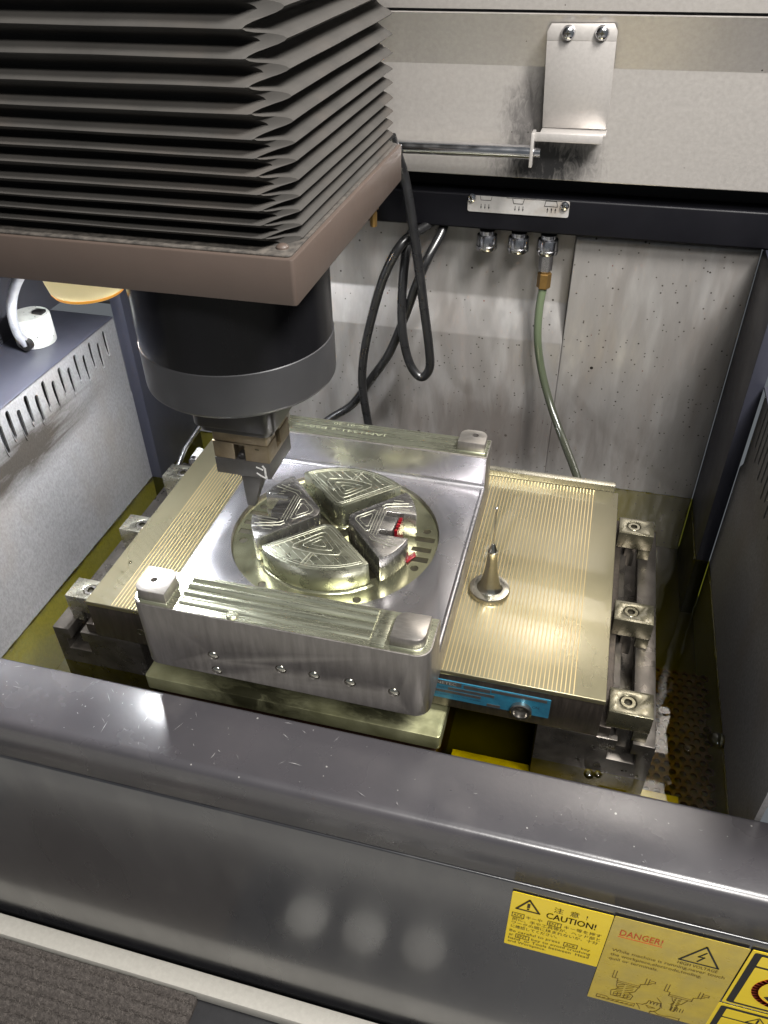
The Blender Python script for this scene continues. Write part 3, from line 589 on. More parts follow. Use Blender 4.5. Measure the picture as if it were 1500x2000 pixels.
text('lettering', 'KANETSU KOGYO CO.,LTD. MADE IN JAPAN', 'label_ink', npo, 0.3460, -0.0330, 0.0480, 0.0024, y=-0.0010)
text('lettering', 'ON', 'label_ink', npo, 0.4400, -0.0270, 0.0060, 0.0034, y=-0.0010)
sock = MB().lathe([(0.0098, 0.0), (0.0098, 0.004), (0.0088, 0.0048), (0.0072, 0.0048), (0.0066, 0.0015), (0.0, 0.0010)], (0.4306, 0.0003, -0.0320), 32, (0, -1, 0), cap=False).build('drive_socket', 'bolt_steel', ck)
MB().lathe([(0.0044, 0.0), (0.0044, 0.0010), (0.0030, 0.0010), (0.0028, 0.0003), (0, 0.0003)], (0.0539, 0.0003, -0.0306), 20, (0, -1, 0), cap=False).build('threaded_hole', 'hole_dark', ck)
# ---- stop bar behind the chuck
sb = thing('stop_bar', (0.25, 0.308, -0.05), 'pale steel stop bar along the back edge of the magnetic chuck', 'bar')
MB().box(0.0, 0.4955, 0.3032, 0.3120, -0.040, 0.0075).build('bar', 'clamp_steel', sb, bevel=0.0006)
# ---- six clamps
def clamp(name, loc, mat, label, flip):
    t = thing(name, loc, label, 'clamp', 'clamps along the chuck sides'); x, y, z = loc; s = -1 if flip else 1
    xs = sorted((x, x + s * 0.0375)); hs = sorted((x + s * 0.0005, x + s * 0.0130))
    bd = MB().prism([(xs[0], -0.0360), (xs[1], -0.0360), (xs[1], -0.0150), (xs[0], -0.0150)], y, y + 0.0275, 'y').build('jaw', mat, t)
    cx = x + s * 0.0215
    cut(bd, [MB().cyl((cx, y + 0.0140, -0.0192), 0.0073, 0.02, 28)], bevel=0.0007)
    MB().box(hs[0], hs[1], y + 0.0008, y + 0.0267, -0.0498, -0.0358).build('heel', mat, t, bevel=0.0005)
    bh = MB().lathe([(0.0068, -0.0190), (0.0068, -0.0160), (0.0062, -0.0154), (0.0037, -0.0154)], (cx, y + 0.0140, 0), 28, cap=False).build('screw', 'bolt_steel' if not flip else mat, t)
    MB().lathe([(0.0037, -0.0154), (0.0037, -0.0182), (0.0, -0.0182)], (cx, y + 0.0140, 0), 6, cap=False).build('hex_socket', 'hole_dark', bh, smooth=False)
    MB().box(min(cx - .0055, cx + .0055), cx + .0055, y + 0.0030, y + 0.0250, -0.0640, -0.0362).build('stud_block', 'rail_steel', t, bevel=0.0005)
    return t
for (y, lb) in ((0.0150, 'dry steel clamp on the left, nearest the front rail'), (0.1240, 'dry steel clamp on the left, middle of three'), (0.2280, 'dry steel clamp on the left, farthest from the front rail')):
    clamp('chuck_clamp', (-0.0370, y, -0.05), 'clamp_steel', lb, False)
for (y, lb) in ((0.0030, 'oil wet clamp on the right, nearest the front rail'), (0.1160, 'oil wet clamp on the right, middle of three'), (0.2510, 'oil wet clamp on the right, farthest from the front rail')):
    clamp('chuck_clamp', (0.5420, y, -0.05), 'clamp_wet', lb, True)

# ================================================================== MOLD BLOCK
BX0, BX1, BY0, BY1 = 0.0960, 0.3567, -0.0550, 0.2620
FZ, RZ, TZ, SZ = 0.0360, 0.0320, 0.0750, 0.0600
CX, CY = 0.2230, 0.1175
mb = thing('mold_block', (0.2265, 0.10, 0.0), 'machined steel mold block with four raised wedge segments in a round pocket', 'mold block')
body = MB().prism(rrect(BX0, BX1, BY0, BY1, 0.0130, 8, (1, 1, 0, 0)), 0.0002, TZ).build('base', 'mold_side', mb)
holes = MB()
HO = ((0.1659, 0.0263), (0.1664, 0.0068), (0.2283, 0.026), (0.2582, 0.0267), (0.2898, 0.0268), (0.3276, 0.0257))
for (hx, hz) in HO: holes.cyl((hx, BY0 + 0.012, hz), 0.0050, 0.02, 24, (0, -1, 0))
cut(body, [MB().box(BX0 - 0.02, BX1 + 0.02, -0.0105, 0.2275, FZ, TZ + 0.02), MB().cyl((CX, CY, RZ - 0.001), 0.1040, 0.02, 96), holes], bevel=0.0006)
for (hx, hz) in HO:
    MB().lathe([(0.0048, -0.0030), (0.0048, -0.0005), (0.0036, 0.0012), (0.0018, 0.0020), (0, 0.0022)], (hx, BY0 + 0.0010, hz), 20, (0, -1, 0), cap=False).build('plug_or_drop', 'probe_steel', mb)  # steel dome standing in for the bright oil drop in each hole
# floor skin of the recessed deck (bright milled face), with the round opening
deck = MB().prism(rrect(BX0 + 0.0008, BX1 - 0.0008, -0.0110, 0.2270, 0.0005, 2), FZ + 0.0001, FZ + 0.0006).build('deck', 'mold_floor', mb)
cut(deck, [MB().cyl((CX, CY, FZ - 0.01), 0.1043, 0.02, 96)], bevel=0.0003)
# soft bead along the open right side of the deck
MB().tube([(BX1 - 0.0022, y, FZ - 0.0012) for y in (-0.010, 0.05, 0.11, 0.17, 0.226)], 0.0030, 14).build('edge_bead', 'mold_floor', mb)
# ring with bolt holes and slots
ring = MB().cyl((CX, CY, RZ - 0.0009), 0.1038, 0.0009, 96).build('ring', 'mold_ring', mb)
rc = MB()
for (dx, dy) in ((-0.0886, 0.0283), (-0.0885, -0.0282), (-0.0465, -0.0837), (0.0465, -0.0823), (0.0882, -0.0277), (0.0882, 0.0290), (0.0465, 0.0830), (-0.0465, 0.083)):
    rc.cyl((CX + dx, CY + dy, RZ - 0.004), 0.0040, 0.008, 20)
for s in (-1, 1):
    for (ya, yb) in ((-0.0180, -0.0108), (-0.0032, 0.0034), (0.0125, 0.0195)):
        a, b_ = sorted((CX + s * 0.0790, CX + s * 0.0985)); rc.box(a, b_, CY + ya, CY + yb, RZ - 0.004, RZ + 0.004)
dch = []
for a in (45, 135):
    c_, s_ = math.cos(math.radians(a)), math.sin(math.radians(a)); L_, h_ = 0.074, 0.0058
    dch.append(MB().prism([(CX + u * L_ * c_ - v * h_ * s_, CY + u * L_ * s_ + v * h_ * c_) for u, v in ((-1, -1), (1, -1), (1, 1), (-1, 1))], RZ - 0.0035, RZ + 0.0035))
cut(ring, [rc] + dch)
MB().cyl((CX, CY, RZ - 0.00098), 0.1036, 0.00006, 64).build('hole_bottom', 'hole_dark', mb)  # dark sheet; through the diagonal cuts it paints the shade between segments
# rails front and back
MB().prism(rrect(BX0 + .0012, BX1 - .0012, BY0 + .0012, -0.0117, 0.0120, 8, (1, 1, 0, 0)), TZ + 0.0001, TZ + 0.0004).build('rail_top', 'mold_rail', mb)
rd = MB()      # long scalloped milling ridges on the front rail
prof = [(-0.0480, TZ - 0.0010)]
for k, (ya, yb, h) in enumerate(((-0.0480, -0.0375, 0.0018), (-0.0375, -0.0275, 0.0030), (-0.0275, -0.0190, 0.0036), (-0.0190, -0.0125, 0.0030))):
    for q in range(1, 9): prof.append((ya + (yb - ya) * q / 8, TZ + 0.0004 + 0.7 * h * math.sin(math.pi * q / 8) ** 0.8))
prof += [(-0.0125, TZ - 0.0010)]
prof2 = [(y + 0.0, TZ - 0.0010 + (z - TZ + 0.0010) * 0.25) for y, z in prof]
rd.prism(prof, 0.1380, 0.3060, 'x')
rd.build('rail_ridges', 'mold_rail', mb, ang=70)
MB().lathe([(0.0048, TZ - 0.0004), (0.0048, TZ + 0.0016), (0.0040, TZ + 0.0022), (0.0, TZ + 0.0022)], (0.1880, -0.0490, 0), 24, cap=False).build('plug_or_drop', 'mold_rail', mb)
MB().prism([(0.3075, -0.0530), (0.3190, -0.0530), (0.3190, -0.0120), (0.3115, -0.0120), (0.3085, -0.0250)], TZ + 0.0003, TZ + 0.0010).build('flat_land', 'mold_rail', mb, bevel=0.0003)
MB().box(BX0 + 0.0008, BX1 - 0.0008, 0.2270, 0.2274, FZ + 0.0001, TZ - 0.0008).build('rail_face', 'mold_floor', mb)
MB().box(BX0 + 0.001, BX1 - 0.001, 0.2290, 0.2608, TZ + 0.0001, TZ + 0.0004).build('rail_top', 'mold_rail', mb)
# fillets between the deck and the rails
def fillet(y, s):
    P = [(y, FZ + 0.0005)] + [(y + s * 0.006 * (1 - math.cos(math.radians(a))), FZ + 0.0005 + 0.006 * (1 - math.sin(math.radians(a)))) for a in range(90, -1, -15)]
    P = [(y + s * 0.006, FZ + 0.0005)] + [(y + s * 0.006 - s * 0.006 * math.sin(math.radians(a)), FZ + 0.0005 + 0.006 - 0.006 * math.cos(math.radians(a))) for a in range(0, 91, 15)] + [(y - s * .0002, FZ + 0.0005)]
    return MB().prism(P, BX0 + 0.001, BX1 - 0.001, 'x')
fillet(0.2270, -1).build('fillet', 'mold_floor', mb, ang=50); fillet(-0.0104, 1).build('fillet', 'mold_floor', mb, ang=50)
# corner pads
def pad(x0, x1, y0, y1, cr, hole=None):
    P = rrect(x0, x1, y0, y1, 0.0095, 7, cr); 
    cx_, cy_ = (x0 + x1) / 2, (y0 + y1) / 2
    MB().prism([(cx_ + (a - cx_) * 1.06, cy_ + (b_ - cy_) * 1.06) for a, b_ in P], TZ - 0.0004, TZ + 0.0014).build('pad_step', 'mold_rail', mb, bevel=0.0006, ang=50)
    o = MB().prism(P, TZ + 0.0012, TZ + 0.0115).build('corner_pad', 'mold_side', mb)
    cap_ = MB().prism([(cx_ + (a - cx_) * 0.965, cy_ + (b_ - cy_) * 0.965) for a, b_ in P], TZ + 0.01155, TZ + 0.0119).build('pad_face', 'pad_steel', o, bevel=0.0001)
    if hole: cut(cap_, [MB().cyl((hole[0], hole[1], TZ + 0.004), 0.0034, 0.02, 20)])
    if hole: cut(o, [MB().cyl((hole[0], hole[1], TZ + 0.004), 0.0034, 0.02, 20)], bevel=0.0006)
    else: cut(o, [MB().cyl((x0 - 1, y0, 0), 0.001, 0.01, 8)], bevel=0.0006)
    if hole: MB().cyl((hole[0], hole[1], TZ + 0.0045), 0.0033, 0.0003, 16).build('hole_bottom', 'hole_dark', o)
pad(0.3232, 0.3512, -0.0495, -0.0200, (0, 1, 0, 1))
pad(0.0992, 0.1290, -0.0505, -0.0200, (1, 0, 1, 0), (0.1125, -0.0355))
pad(0.3235, 0.3525, 0.2345, 0.2600, (0, 0, 1, 1), (0.3400, 0.2500))
pad(0.1000, 0.1290, 0.2345, 0.2600, (0, 0, 1, 1), (0.1140, 0.2500))
# engraved lettering on the back rail, upside down to the camera
text('engraving', 'JAM1341-2 P20++', 'engraving', mb, 0, 0, 0.1050, 0.0058, top=(0.2440, 0.2475, TZ + 0.0006), rot=1)
text('engraving', 'SC-01-20', 'engraving', mb, 0, 0, 0.0400, 0.0050, top=(0.2200, 0.2580, TZ + 0.0006), rot=1)
text('engraving', 'G-1341-0', 'hole_dark', mb, 0, 0, 0.0180, 0.0026, top=(0.1250, -0.0222, TZ + 0.0121), rot=1)
# ---- four segments
RS = 0.0820; KK = 0.0080
def seg_poly(notch):
    uc = (KK + math.sqrt(2 * RS * RS - KK * KK)) / 2; vc = uc - KK; a = math.atan2(vc, uc); n = 22
    P = [(0.0150, -0.0045), (0.0185, -0.0090)]
    A = [(RS * math.cos(-a + 2 * a * k / n), RS * math.sin(-a + 2 * a * k / n)) for k in range(n + 1)]
    A[0] = (A[0][0] - .0012, A[0][1] + .0002); A[-1] = (A[-1][0] - .0012, A[-1][1] - .0002)
    if not notch: P += A
    else:
        h = 0.0172; u_ = math.sqrt(RS * RS - h * h)
        P += [q for q in A if q[1] < -h - 0.001] + [(u_, -h), (0.0505, -h), (0.0505, -0.0112), (0.0625, -0.0112), (0.0640, 0.0112), (0.0505, 0.0112), (0.0505, h), (u_, h)] + [q for q in A if q[1] > h + 0.001]
    return P + [(0.0185, 0.0090), (0.0150, 0.0045)]
def inset(P, d):
    c = Vector((sum(p[0] for p in P) / len(P), sum(p[1] for p in P) / len(P))); out = []
    n = len(P)
    for i in range(n):
        p0, p1, p2 = Vector(P[i - 1]), Vector(P[i]), Vector(P[(i + 1) % n])
        e1 = (p1 - p0).normalized(); e2 = (p2 - p1).normalized(); nn = Vector((-(e1 + e2).y, (e1 + e2).x)).normalized()
        out.append(tuple(p1 + nn * d / max(0.5, nn.dot(Vector((-e1.y, e1.x))))))
    return out
for (ang_, notch) in ((-90, False), (0, True), (90, False), (180, True)):
    ca, sa = math.cos(math.radians(ang_)), math.sin(math.radians(ang_))
    T = lambda p: (CX + p[0] * ca - p[1] * sa, CY + p[0] * sa + p[1] * ca)
    P = seg_poly(notch); top = inset(P, 0.0006)
    mt = 'mold_segment_plain' if notch else 'mold_segment'
    sg = MB().prism([T(p) for p in P], RZ + 0.0001, SZ, 'z', [T(p) for p in top]).build('wedge_segment', mt, mb, bevel=0.0010, ang=40)
    if not notch:
        MB().prism([T(p) for p in inset(P, -0.0022)], RZ + 0.00005, RZ + 0.0020, 'z', [T(p) for p in inset(P, -0.0004)]).build('foot_fillet', 'mold_ring', sg, ang=50)
    tm = MB()
    def line(pts, r=0.0005, z=SZ + 0.00015, closed=False): tm.tube([(*T(p), z) for p in pts], r * 0.62, 6, closed)
    if not notch:
        line(inset(P, 0.0042), 0.00055, closed=True); line(inset(P, 0.0068), 0.0004, closed=True)
        for k in range(18):      # diagonal hatch from the milling passes, clipped to the wedge
            pts = []; c0 = -0.150 + k * 0.0105 + (0.0015 if k % 3 else 0)
            for q in range(0, 91):
                u = 0.016 + 0.066 * q / 90; v = 1.25 * u + c0 + 0.03
                if u - 0.0175 > abs(v) and math.hypot(u, v) < RS - 0.0076 and not (0.029 < u < 0.0605 and abs(v) < 0.026 - max(0, 0.052 - u) * 0.95): pts.append((u, v))
                else:
                    if len(pts) > 2: line([pts[0], pts[-1]], 0.00042)
                    pts = []
            if len(pts) > 2: line([pts[0], pts[-1]], 0.00042)
        def trap(s): return [(0.0445 + (u - 0.0445) * s, v * s) for u, v in ((0.0285, 0.0), (0.0300, 0.0035), (0.0520, 0.0235), (0.0565, 0.0228), (0.0588, 0.0120), (0.0596, 0.0), (0.0588, -0.0120), (0.0565, -0.0228), (0.0520, -0.0235), (0.0300, -0.0035))]
        for s, r in ((1.0, 0.0006), (0.62, 0.0004), (0.3, 0.0004)): line(trap(s), r, closed=True)
        line([(0.060, -0.004), (0.076, -0.008)], 0.0009); line([(0.060, -0.001), (0.0765, -0.004)], 0.0005)
    else:
        def trap2(s): return [(0.0330 + (u - 0.0330) * s, v * s) for u, v in ((0.0220, 0.0), (0.0235, 0.0035), (0.0370, 0.0165), (0.0405, 0.0155), (0.0405, -0.0155), (0.0370, -0.0165), (0.0235, -0.0035))]
        for s, r in ((1.0, 0.0007), (0.6, 0.0004)): line(trap2(s), r, closed=True)
        for k in range(3): line([(0.0430 + k * 0.0028, -0.020), (0.0430 + k * 0.0028, 0.020)], 0.0004)
        line([(0.043, 0.024), (0.046, 0.028), (0.068, 0.0345)], 0.0006); line([(0.043, -0.024), (0.046, -0.028), (0.068, -0.0345)], 0.0006)
        line([(0.045, 0.021), (0.049, 0.0245), (0.072, 0.031)], 0.0006); line([(0.045, -0.021), (0.049, -0.0245), (0.072, -0.031)], 0.0006)
        for k in range(9): 
            v = -0.052 + k * 0.004; line([(0.060 - .0 * k, v + .012), (0.0755 - abs(v) * .3, v + 0.0125)], 0.0004) if v + .012 < -0.0185 else None
        for k in range(5): line([(0.052, 0.0200 + k * .004), (0.0740 - k * .003, 0.0200 + k * .0042)], 0.0004)
    o = tm.build('milling_marks', 'tool_mark', sg, ang=80)
# red dye left in the right hand slot
rdm = MB(); xq = CX + 0.0648
for (ya, yb, za, zb) in ((0.0112, 0.0070, 0.052, 0.0602), (0.0070, 0.0035, 0.046, 0.0606), (0.0035, -0.0010, 0.050, 0.0602), (-0.0010, -0.0055, 0.040, 0.0607), (-0.0055, -0.0105, 0.034, 0.0603)):
    rdm.prism([(CY + ya, RZ + .001), (CY + yb, RZ + .001), (CY + yb, zb), ((CY + ya + CY + yb) / 2, zb + 0.0004), (CY + ya, za + .008)], xq - 0.0006, xq + 0.0026, 'x')
rdm.build('red_dye', 'red_dye', mb, smooth=False)
MB().prism([(CX + 0.0745, CY - 0.0215), (CX + 0.0800, CY - 0.0230), (CX + 0.0830, CY - 0.0170), (CX + 0.0860, CY - 0.0120), (CX + 0.0835, CY - 0.0060), (CX + 0.0800, CY - 0.0120), (CX + 0.0760, CY - 0.0160)], RZ + 0.0003, RZ + 0.0022).build('red_dye', 'red_dye', mb, bevel=0.0006)

# ================================================================== REFERENCE PROBE
pb = thing('reference_probe', (0.3826, 0.1090, 0.0), 'slender turned steel reference probe with tiny ball standing on the striped chuck', 'probe')
pc = (0.3826, 0.1090, 0.0)
MB().lathe([(0.0185, 0.0003), (0.0198, 0.0012), (0.0200, 0.0040), (0.0192, 0.0056), (0.0165, 0.0062), (0.0120, 0.0064)], pc, 56).build('base', 'probe_steel', pb)
MB().lathe([(0.0128, 0.0062), (0.0112, 0.0078), (0.0097, 0.0120), (0.0083, 0.0175), (0.0068, 0.0250), (0.0057, 0.0340), (0.0049, 0.0440), (0.0045, 0.0505), (0.0048, 0.0512), (0.0048, 0.0528), (0.0041, 0.0532)], pc, 40).build('stem', 'probe_steel', pb)
MB().lathe([(0.0043, 0.0532), (0.0040, 0.0545), (0.0013, 0.0615), (0.0008, 0.0620)], pc, 32).build('cone', 'probe_steel', pb)
MB().lathe([(0.00085, 0.0615), (0.00085, 0.1030)], pc, 14).build('needle', 'probe_steel', pb)
MB().lathe([(0.0016 * math.sin(math.radians(a)) + 1e-5, 0.1040 - 0.0016 * math.cos(math.radians(a))) for a in range(0, 181, 15)], pc, 20).build('ball', 'chrome', pb)

# ================================================================== MACHINE HEAD
SX, SY = 0.1410, 0.1280
hd = thing('spindle_head', (SX, SY, 0.157), 'machine head with pleated black bellows, brown plate and dark spindle', 'machine head')
PX0, PX1, PY0, PY1, PZ0, PZ1 = -0.10, 0.2410, 0.0242, 0.3265, 0.3200, 0.3530
MB().prism(rrect(PX0, PX1, PY0, PY1, 0.003, 4), PZ0, PZ1).build('mounting_plate', 'brown_paint', hd, bevel=0.0012)
MB().prism(rrect(PX0 + .003, PX1 - .003, PY0 + .003, PY1 - .003, 0.004, 4), PZ1, PZ1 + 0.0016).build('gasket', 'gasket', hd, bevel=0.0006)
for (rx, ry) in ((0.2275, 0.0405), (0.2275, 0.3120)):
    MB().lathe([(0.0046, 0), (0.0044, 0.0012), (0.0034, 0.0022), (0.0018, 0.0029), (0.0, 0.0031)], (rx, ry, PZ1 + 0.0016), 20, cap=False).build('rivet', 'brown_paint', hd)
zf = [.4852, .4696, .4545, .4397, .4257, .4145, .4035, .3921, .3815, .3722, .3637]
zs = [.4771, .4604, .4451, .4310, .4182, .4069, .3947, .3838, .3741, .3647, .3560]
lev = []
for a, b_ in zip(zf, zs): lev += [(a, 0.0), (b_, 1.0)]
z = zf[0]; s = 1.0
upl = []
while z < 0.80: z += 0.0083; upl.append((z, s)); s = 1 - s
lev = upl[::-1] + lev
def rect(s):
    return (-0.0600 - 0.017 * s, 0.2190 + 0.0170 * s, 0.0300 + 0.0150 * s, 0.3200 - 0.0100 * s + 0.006)
loops = []
for (z0, s0), (z1, s1_) in zip(lev[:-1], lev[1:]):
    for k in range(6):
        u = k / 6; e = u - 0.11 * math.sin(2 * math.pi * u); zz = u
        loops.append((z0 + (z1 - z0) * zz, s0 + (s1_ - s0) * e))
loops.append(lev[-1]); loops.append((PZ1 + 0.0017, 0.85))
bl = MB(); vs = []; fs = []; nl = None
for (z, s) in loops:
    xa, xb, ya, yb = rect(s); ring_ = []
    c = 0.0045 * (0.4 + 0.6 * (1 - abs(2 * s - 1)))
    # sides are cut into short runs so the cloth can sag a little
    def run(p, q, n):
        return [(p[0] + (q[0] - p[0]) * i / n, p[1] + (q[1] - p[1]) * i / n) for i in range(n)]
    C = [(xa + c, ya), (xb - c - 0.010 * s, ya), (xb, ya + c + 0.012 * s), (xb, yb - c), (xb - c, yb), (xa + c, yb), (xa, yb - c), (xa, ya + c)]
    NN = (14, 1, 12, 1, 4, 1, 4, 1)
    for i in range(8): ring_ += run(C[i], C[(i + 1) % 8], NN[i])
    for i, (x, y) in enumerate(ring_):
        wob = 0.00022 * math.sin(i * 0.35 + z * 90) + 0.0001 * math.sin(i * 1.1 + z * 210)
        vs.append((x, y, z + wob * (1 if z > PZ1 + .006 else 0)))
    nl = len(ring_)
for r in range(len(loops) - 1):
    for i in range(nl): fs.append((r * nl + i, r * nl + (i + 1) % nl, (r + 1) * nl + (i + 1) % nl, (r + 1) * nl + i))
bl.add(vs, fs); bl.build('bellows', 'bellows_cloth', hd, ang=42)
R0 = 0.085
MB().lathe([(R0 - 0.0006, 0.2446), (R0 - 0.0006, 0.3205)], (SX, SY, 0), 96).build('spindle', 'spindle_black', hd)
MB().lathe([(R0 - 0.004, 0.2040), (R0 - 0.0018, 0.2044), (R0 - 0.0004, 0.2058), (R0, 0.2080), (R0, 0.2438), (R0 - 0.0008, 0.2445)], (SX, SY, 0), 96).build('collar', 'collar_grey', hd)
MB().lathe([(R0 - 0.0045, 0.2038), (R0 - 0.0035, 0.2041)], (SX, SY, 0), 96).build('collar_edge', 'nickel', hd)
MB().prism(rrect(0.1010, 0.1810, 0.0880, 0.1680, 0.0100, 6), 0.1640, 0.2038).build('tool_chuck', 'chuck_black', hd, bevel=0.0010)
MB().prism(rrect(0.1055, 0.1765, 0.0915, 0.1645, 0.0090, 6), 0.1575, 0.1639).build('chuck_lip', 'chuck_black', hd, bevel=0.0008)
MB().lathe([(0.0030, 0), (0.0034, 0.001), (0.0036, 0.0120), (0.0030, 0.0150), (0.0052, 0.0160), (0.0052, 0.0240)], (0.2300, 0.2600, 0.2965), 16).build('grease_fitting', 'brass', hd)

# ---- electrode with its holder
el = thing('electrode', (SX, 0.128, 0.067), 'graphite electrode with tapered tip in bronze holder above the mold', 'electrode')
def notchbox(x0_, x1_, y0_, y1_, z0_, z1_): return MB().box(x0_, x1_, y0_, y1_, z0_, z1_)
hp = MB().prism(rrect(0.1132, 0.1690, 0.1000, 0.1550, 0.0008, 2), 0.1237, 0.1422).build('holder_plate', 'holder_bronze', el)
cut(hp, [notchbox(0.1345, 0.1452, 0.09, 0.1085, 0.12, 0.1408), notchbox(0.1605, 0.18, 0.1215, 0.1310, 0.1285, 0.15)], bevel=0.0004)
hp2 = MB().prism(rrect(0.1138, 0.1684, 0.1006, 0.1544, 0.0015, 2), 0.1424, 0.1574).build('holder_plate', 'holder_bronze', el)
cut(hp2, [notchbox(0.1235, 0.1420, 0.09, 0.1040, 0.1530, 0.17), notchbox(0.1480, 0.1580, 0.09, 0.1040, 0.1540, 0.17), notchbox(0.1605, 0.18, 0.1215, 0.1310, 0.13, 0.1515)], bevel=0.0004)
MB().lathe([(0.0042, 0.0), (0.0042, 0.006), (0.0030, 0.007)], (0.1398, 0.1085, 0.1260), 18, (0, -1, 0.0)).build('lock_screw', 'chuck_black', el)
MB().box(0.1560, 0.1600, 0.0993, 0.0999, 0.1380, 0.1384).build('dimple', 'hole_dark', el)
MB().box(0.1132, 0.1686, 0.0998, 0.1552, 0.1056, 0.1235).build('electrode_plate', 'graphite', el, bevel=0.0005)
MB().add([(0.1372, 0.1012, 0.1058), (0.1582, 0.1012, 0.1058), (0.1582, 0.1270, 0.1058), (0.1372, 0.1270, 0.1058), (0.1386, 0.1012, 0.0680), (0.1472, 0.1012, 0.0686), (0.1472, 0.1085, 0.0686), (0.1386, 0.1085, 0.0680)],
         [(0, 1, 2, 3), (4, 7, 6, 5), (0, 4, 5, 1), (1, 5, 6, 2), (2, 6, 7, 3), (3, 7, 4, 0)]).build('electrode_tip', 'graphite', el, bevel=0.0008)
MB().ribbon([(0.1554, 0.1182), (0.1584, 0.1172), (0.1612, 0.1161)], 0.0016, 0.0996).ribbon([(0.1619, 0.1203), (0.1637, 0.1176), (0.1637, 0.1109), (0.1642, 0.1072)], 0.0019, 0.0996).ribbon([(0.1552, 0.1113), (0.1592, 0.1085), (0.1644, 0.1064)], 0.0016, 0.0996).build('marker_strokes', 'marker_white', el, smooth=False)

# ================================================================== BACK WALL FITTINGS
bk = thing('rod_bracket', (0.39, 0.425, 0.33), 'folded steel bracket with two round head screws on the back panel', 'bracket')
MB().prism([(0.3610, 0.4380), (0.3642, 0.4442), (0.4210, 0.4450), (0.4245, 0.4390), (0.4247, 0.4310), (0.3614, 0.4303)][::-1], 0.4030, 0.4055, 'y').build('mounting_tab', 'bracket_steel', bk, bevel=0.0006)
MB().add([(0.3614, 0.4030, 0.4303), (0.4247, 0.4030, 0.4310), (0.4275, 0.4160, 0.3535), (0.3640, 0.4160, 0.3528), (0.3614, 0.4055, 0.4303), (0.4247, 0.4055, 0.4310), (0.4275, 0.4190, 0.3530), (0.3640, 0.4190, 0.3523)],
         [(0, 1, 2, 3), (7, 6, 5, 4), (0, 4, 5, 1), (1, 5, 6, 2), (2, 6, 7, 3), (3, 7, 4, 0)]).build('web', 'bracket_steel', bk, bevel=0.0005)
MB().box(0.3640, 0.4275, 0.4000, 0.4188, 0.3500, 0.3525).build('shelf', 'bracket_steel', bk, bevel=0.0005)
MB().box(0.3570, 0.4250, 0.3970, 0.3998, 0.3440, 0.3524).build('front_lip', 'bracket_steel', bk, bevel=0.0008)
MB().box(0.3560, 0.3592, 0.3930, 0.4110, 0.3200, 0.3520).build('rod_ear', 'bracket_steel', bk, bevel=0.0006)
for (sx_, sz_) in ((0.3805, 0.4372), (0.4110, 0.4377)):
    sc_ = MB().lathe([(0.0066, 0.0), (0.0064, 0.0016), (0.0054, 0.0036), (0.0036, 0.0048), (0.0014, 0.0052), (0.0, 0.0053)], (sx_, 0.4030, sz_), 28, (0, -1, 0), cap=False).build('screw', 'chrome', bk)
    MB().box(sx_ - 0.0022, sx_ + 0.0022, 0.3974, 0.3984, sz_ - 0.0006, sz_ + 0.0006).build('cross_slot', 'hole_dark', sc_, smooth=False)
    MB().box(sx_ - 0.0006, sx_ + 0.0006, 0.3975, 0.3984, sz_ - 0.0022, sz_ + 0.0022).build('cross_slot', 'hole_dark', sc_, smooth=False)
rod = MB().tube([(-0.15, 0.400, 0.3290), (0.3500, 0.400, 0.3330)], 0.0065, 28); rod.lathe([(0.0068, 0.0), (0.0068, 0.012)], (0.3440, 0.400, 0.3330), 28, (1, 0, 0)); rod.lathe([(0.0045, 0.0), (0.0045, 0.012)], (0.3540, 0.400, 0.3330), 20, (1, 0, 0))
tag(rod.build('guide_rod', 'chrome'), 'scratched chrome guide rod running from the bracket behind the bellows', 'rod')
# marking plate on the beam
mp_ = thing('port_plate', (0.345, 0.4345, 0.26), 'dirty aluminium plate with arrow symbols screwed to the dark beam', 'plate')
MB().prism(rrect(0.2895, 0.4000, 0.2597, 0.2770, 0.0022, 4), 0.4349, 0.4338, 'y').build('plate', 'plate_alu', mp_, smooth=False)
ms = MB(); yp = 0.4337
ms.ribbon([(0.3030, 0.2769), (0.3040, 0.2728), (0.3150, 0.2728), (0.3160, 0.2769)], 0.0005, yp); ms.ribbon([(0.3385, 0.2768), (0.3400, 0.2712), (0.3500, 0.2712), (0.3515, 0.2768)], 0.0006, yp, True); ms.ribbon([(0.3735, 0.2705), (0.3745, 0.2762), (0.3860, 0.2762), (0.3875, 0.2705)], 0.0006, yp, True)
ms.ribbon([(0.3320, 0.2768), (0.3920, 0.2768)], 0.0005, yp)
for gx, up_ in ((0.3045, 0), (0.3420, 0), (0.3770, 1)):
    for k in range(3):
        x = gx + k * 0.0043; ms.ribbon([(x, 0.2640), (x, 0.2685)], 0.0006, yp)
        za, zb = (0.2692, 0.2668) if up_ else (0.2633, 0.2657); ms.prism([(x, za), (x - 0.0009, zb), (x + 0.0009, zb)], yp, yp - 0.0002, 'y')
ms.build('arrow_symbols', 'ink', mp_, smooth=False)
for (sx_, sz_) in ((0.2940, 0.2742), (0.3950, 0.2722)):
    sc_ = MB().lathe([(0.0048, 0.0), (0.0047, 0.0012), (0.0038, 0.0028), (0.0020, 0.0036), (0.0, 0.0038)], (sx_, 0.4338, sz_), 24, (0, -1, 0), cap=False).build('screw', 'chrome', mp_)
    MB().box(sx_ - 0.0018, sx_ + 0.0018, 0.4297, 0.4306, sz_ - 0.0005, sz_ + 0.0005).build('cross_slot', 'hole_dark', sc_, smooth=False)
    MB().box(sx_ - 0.0005, sx_ + 0.0005, 0.4298, 0.4306, sz_ - 0.0018, sz_ + 0.0018).build('cross_slot', 'hole_dark', sc_, smooth=False)
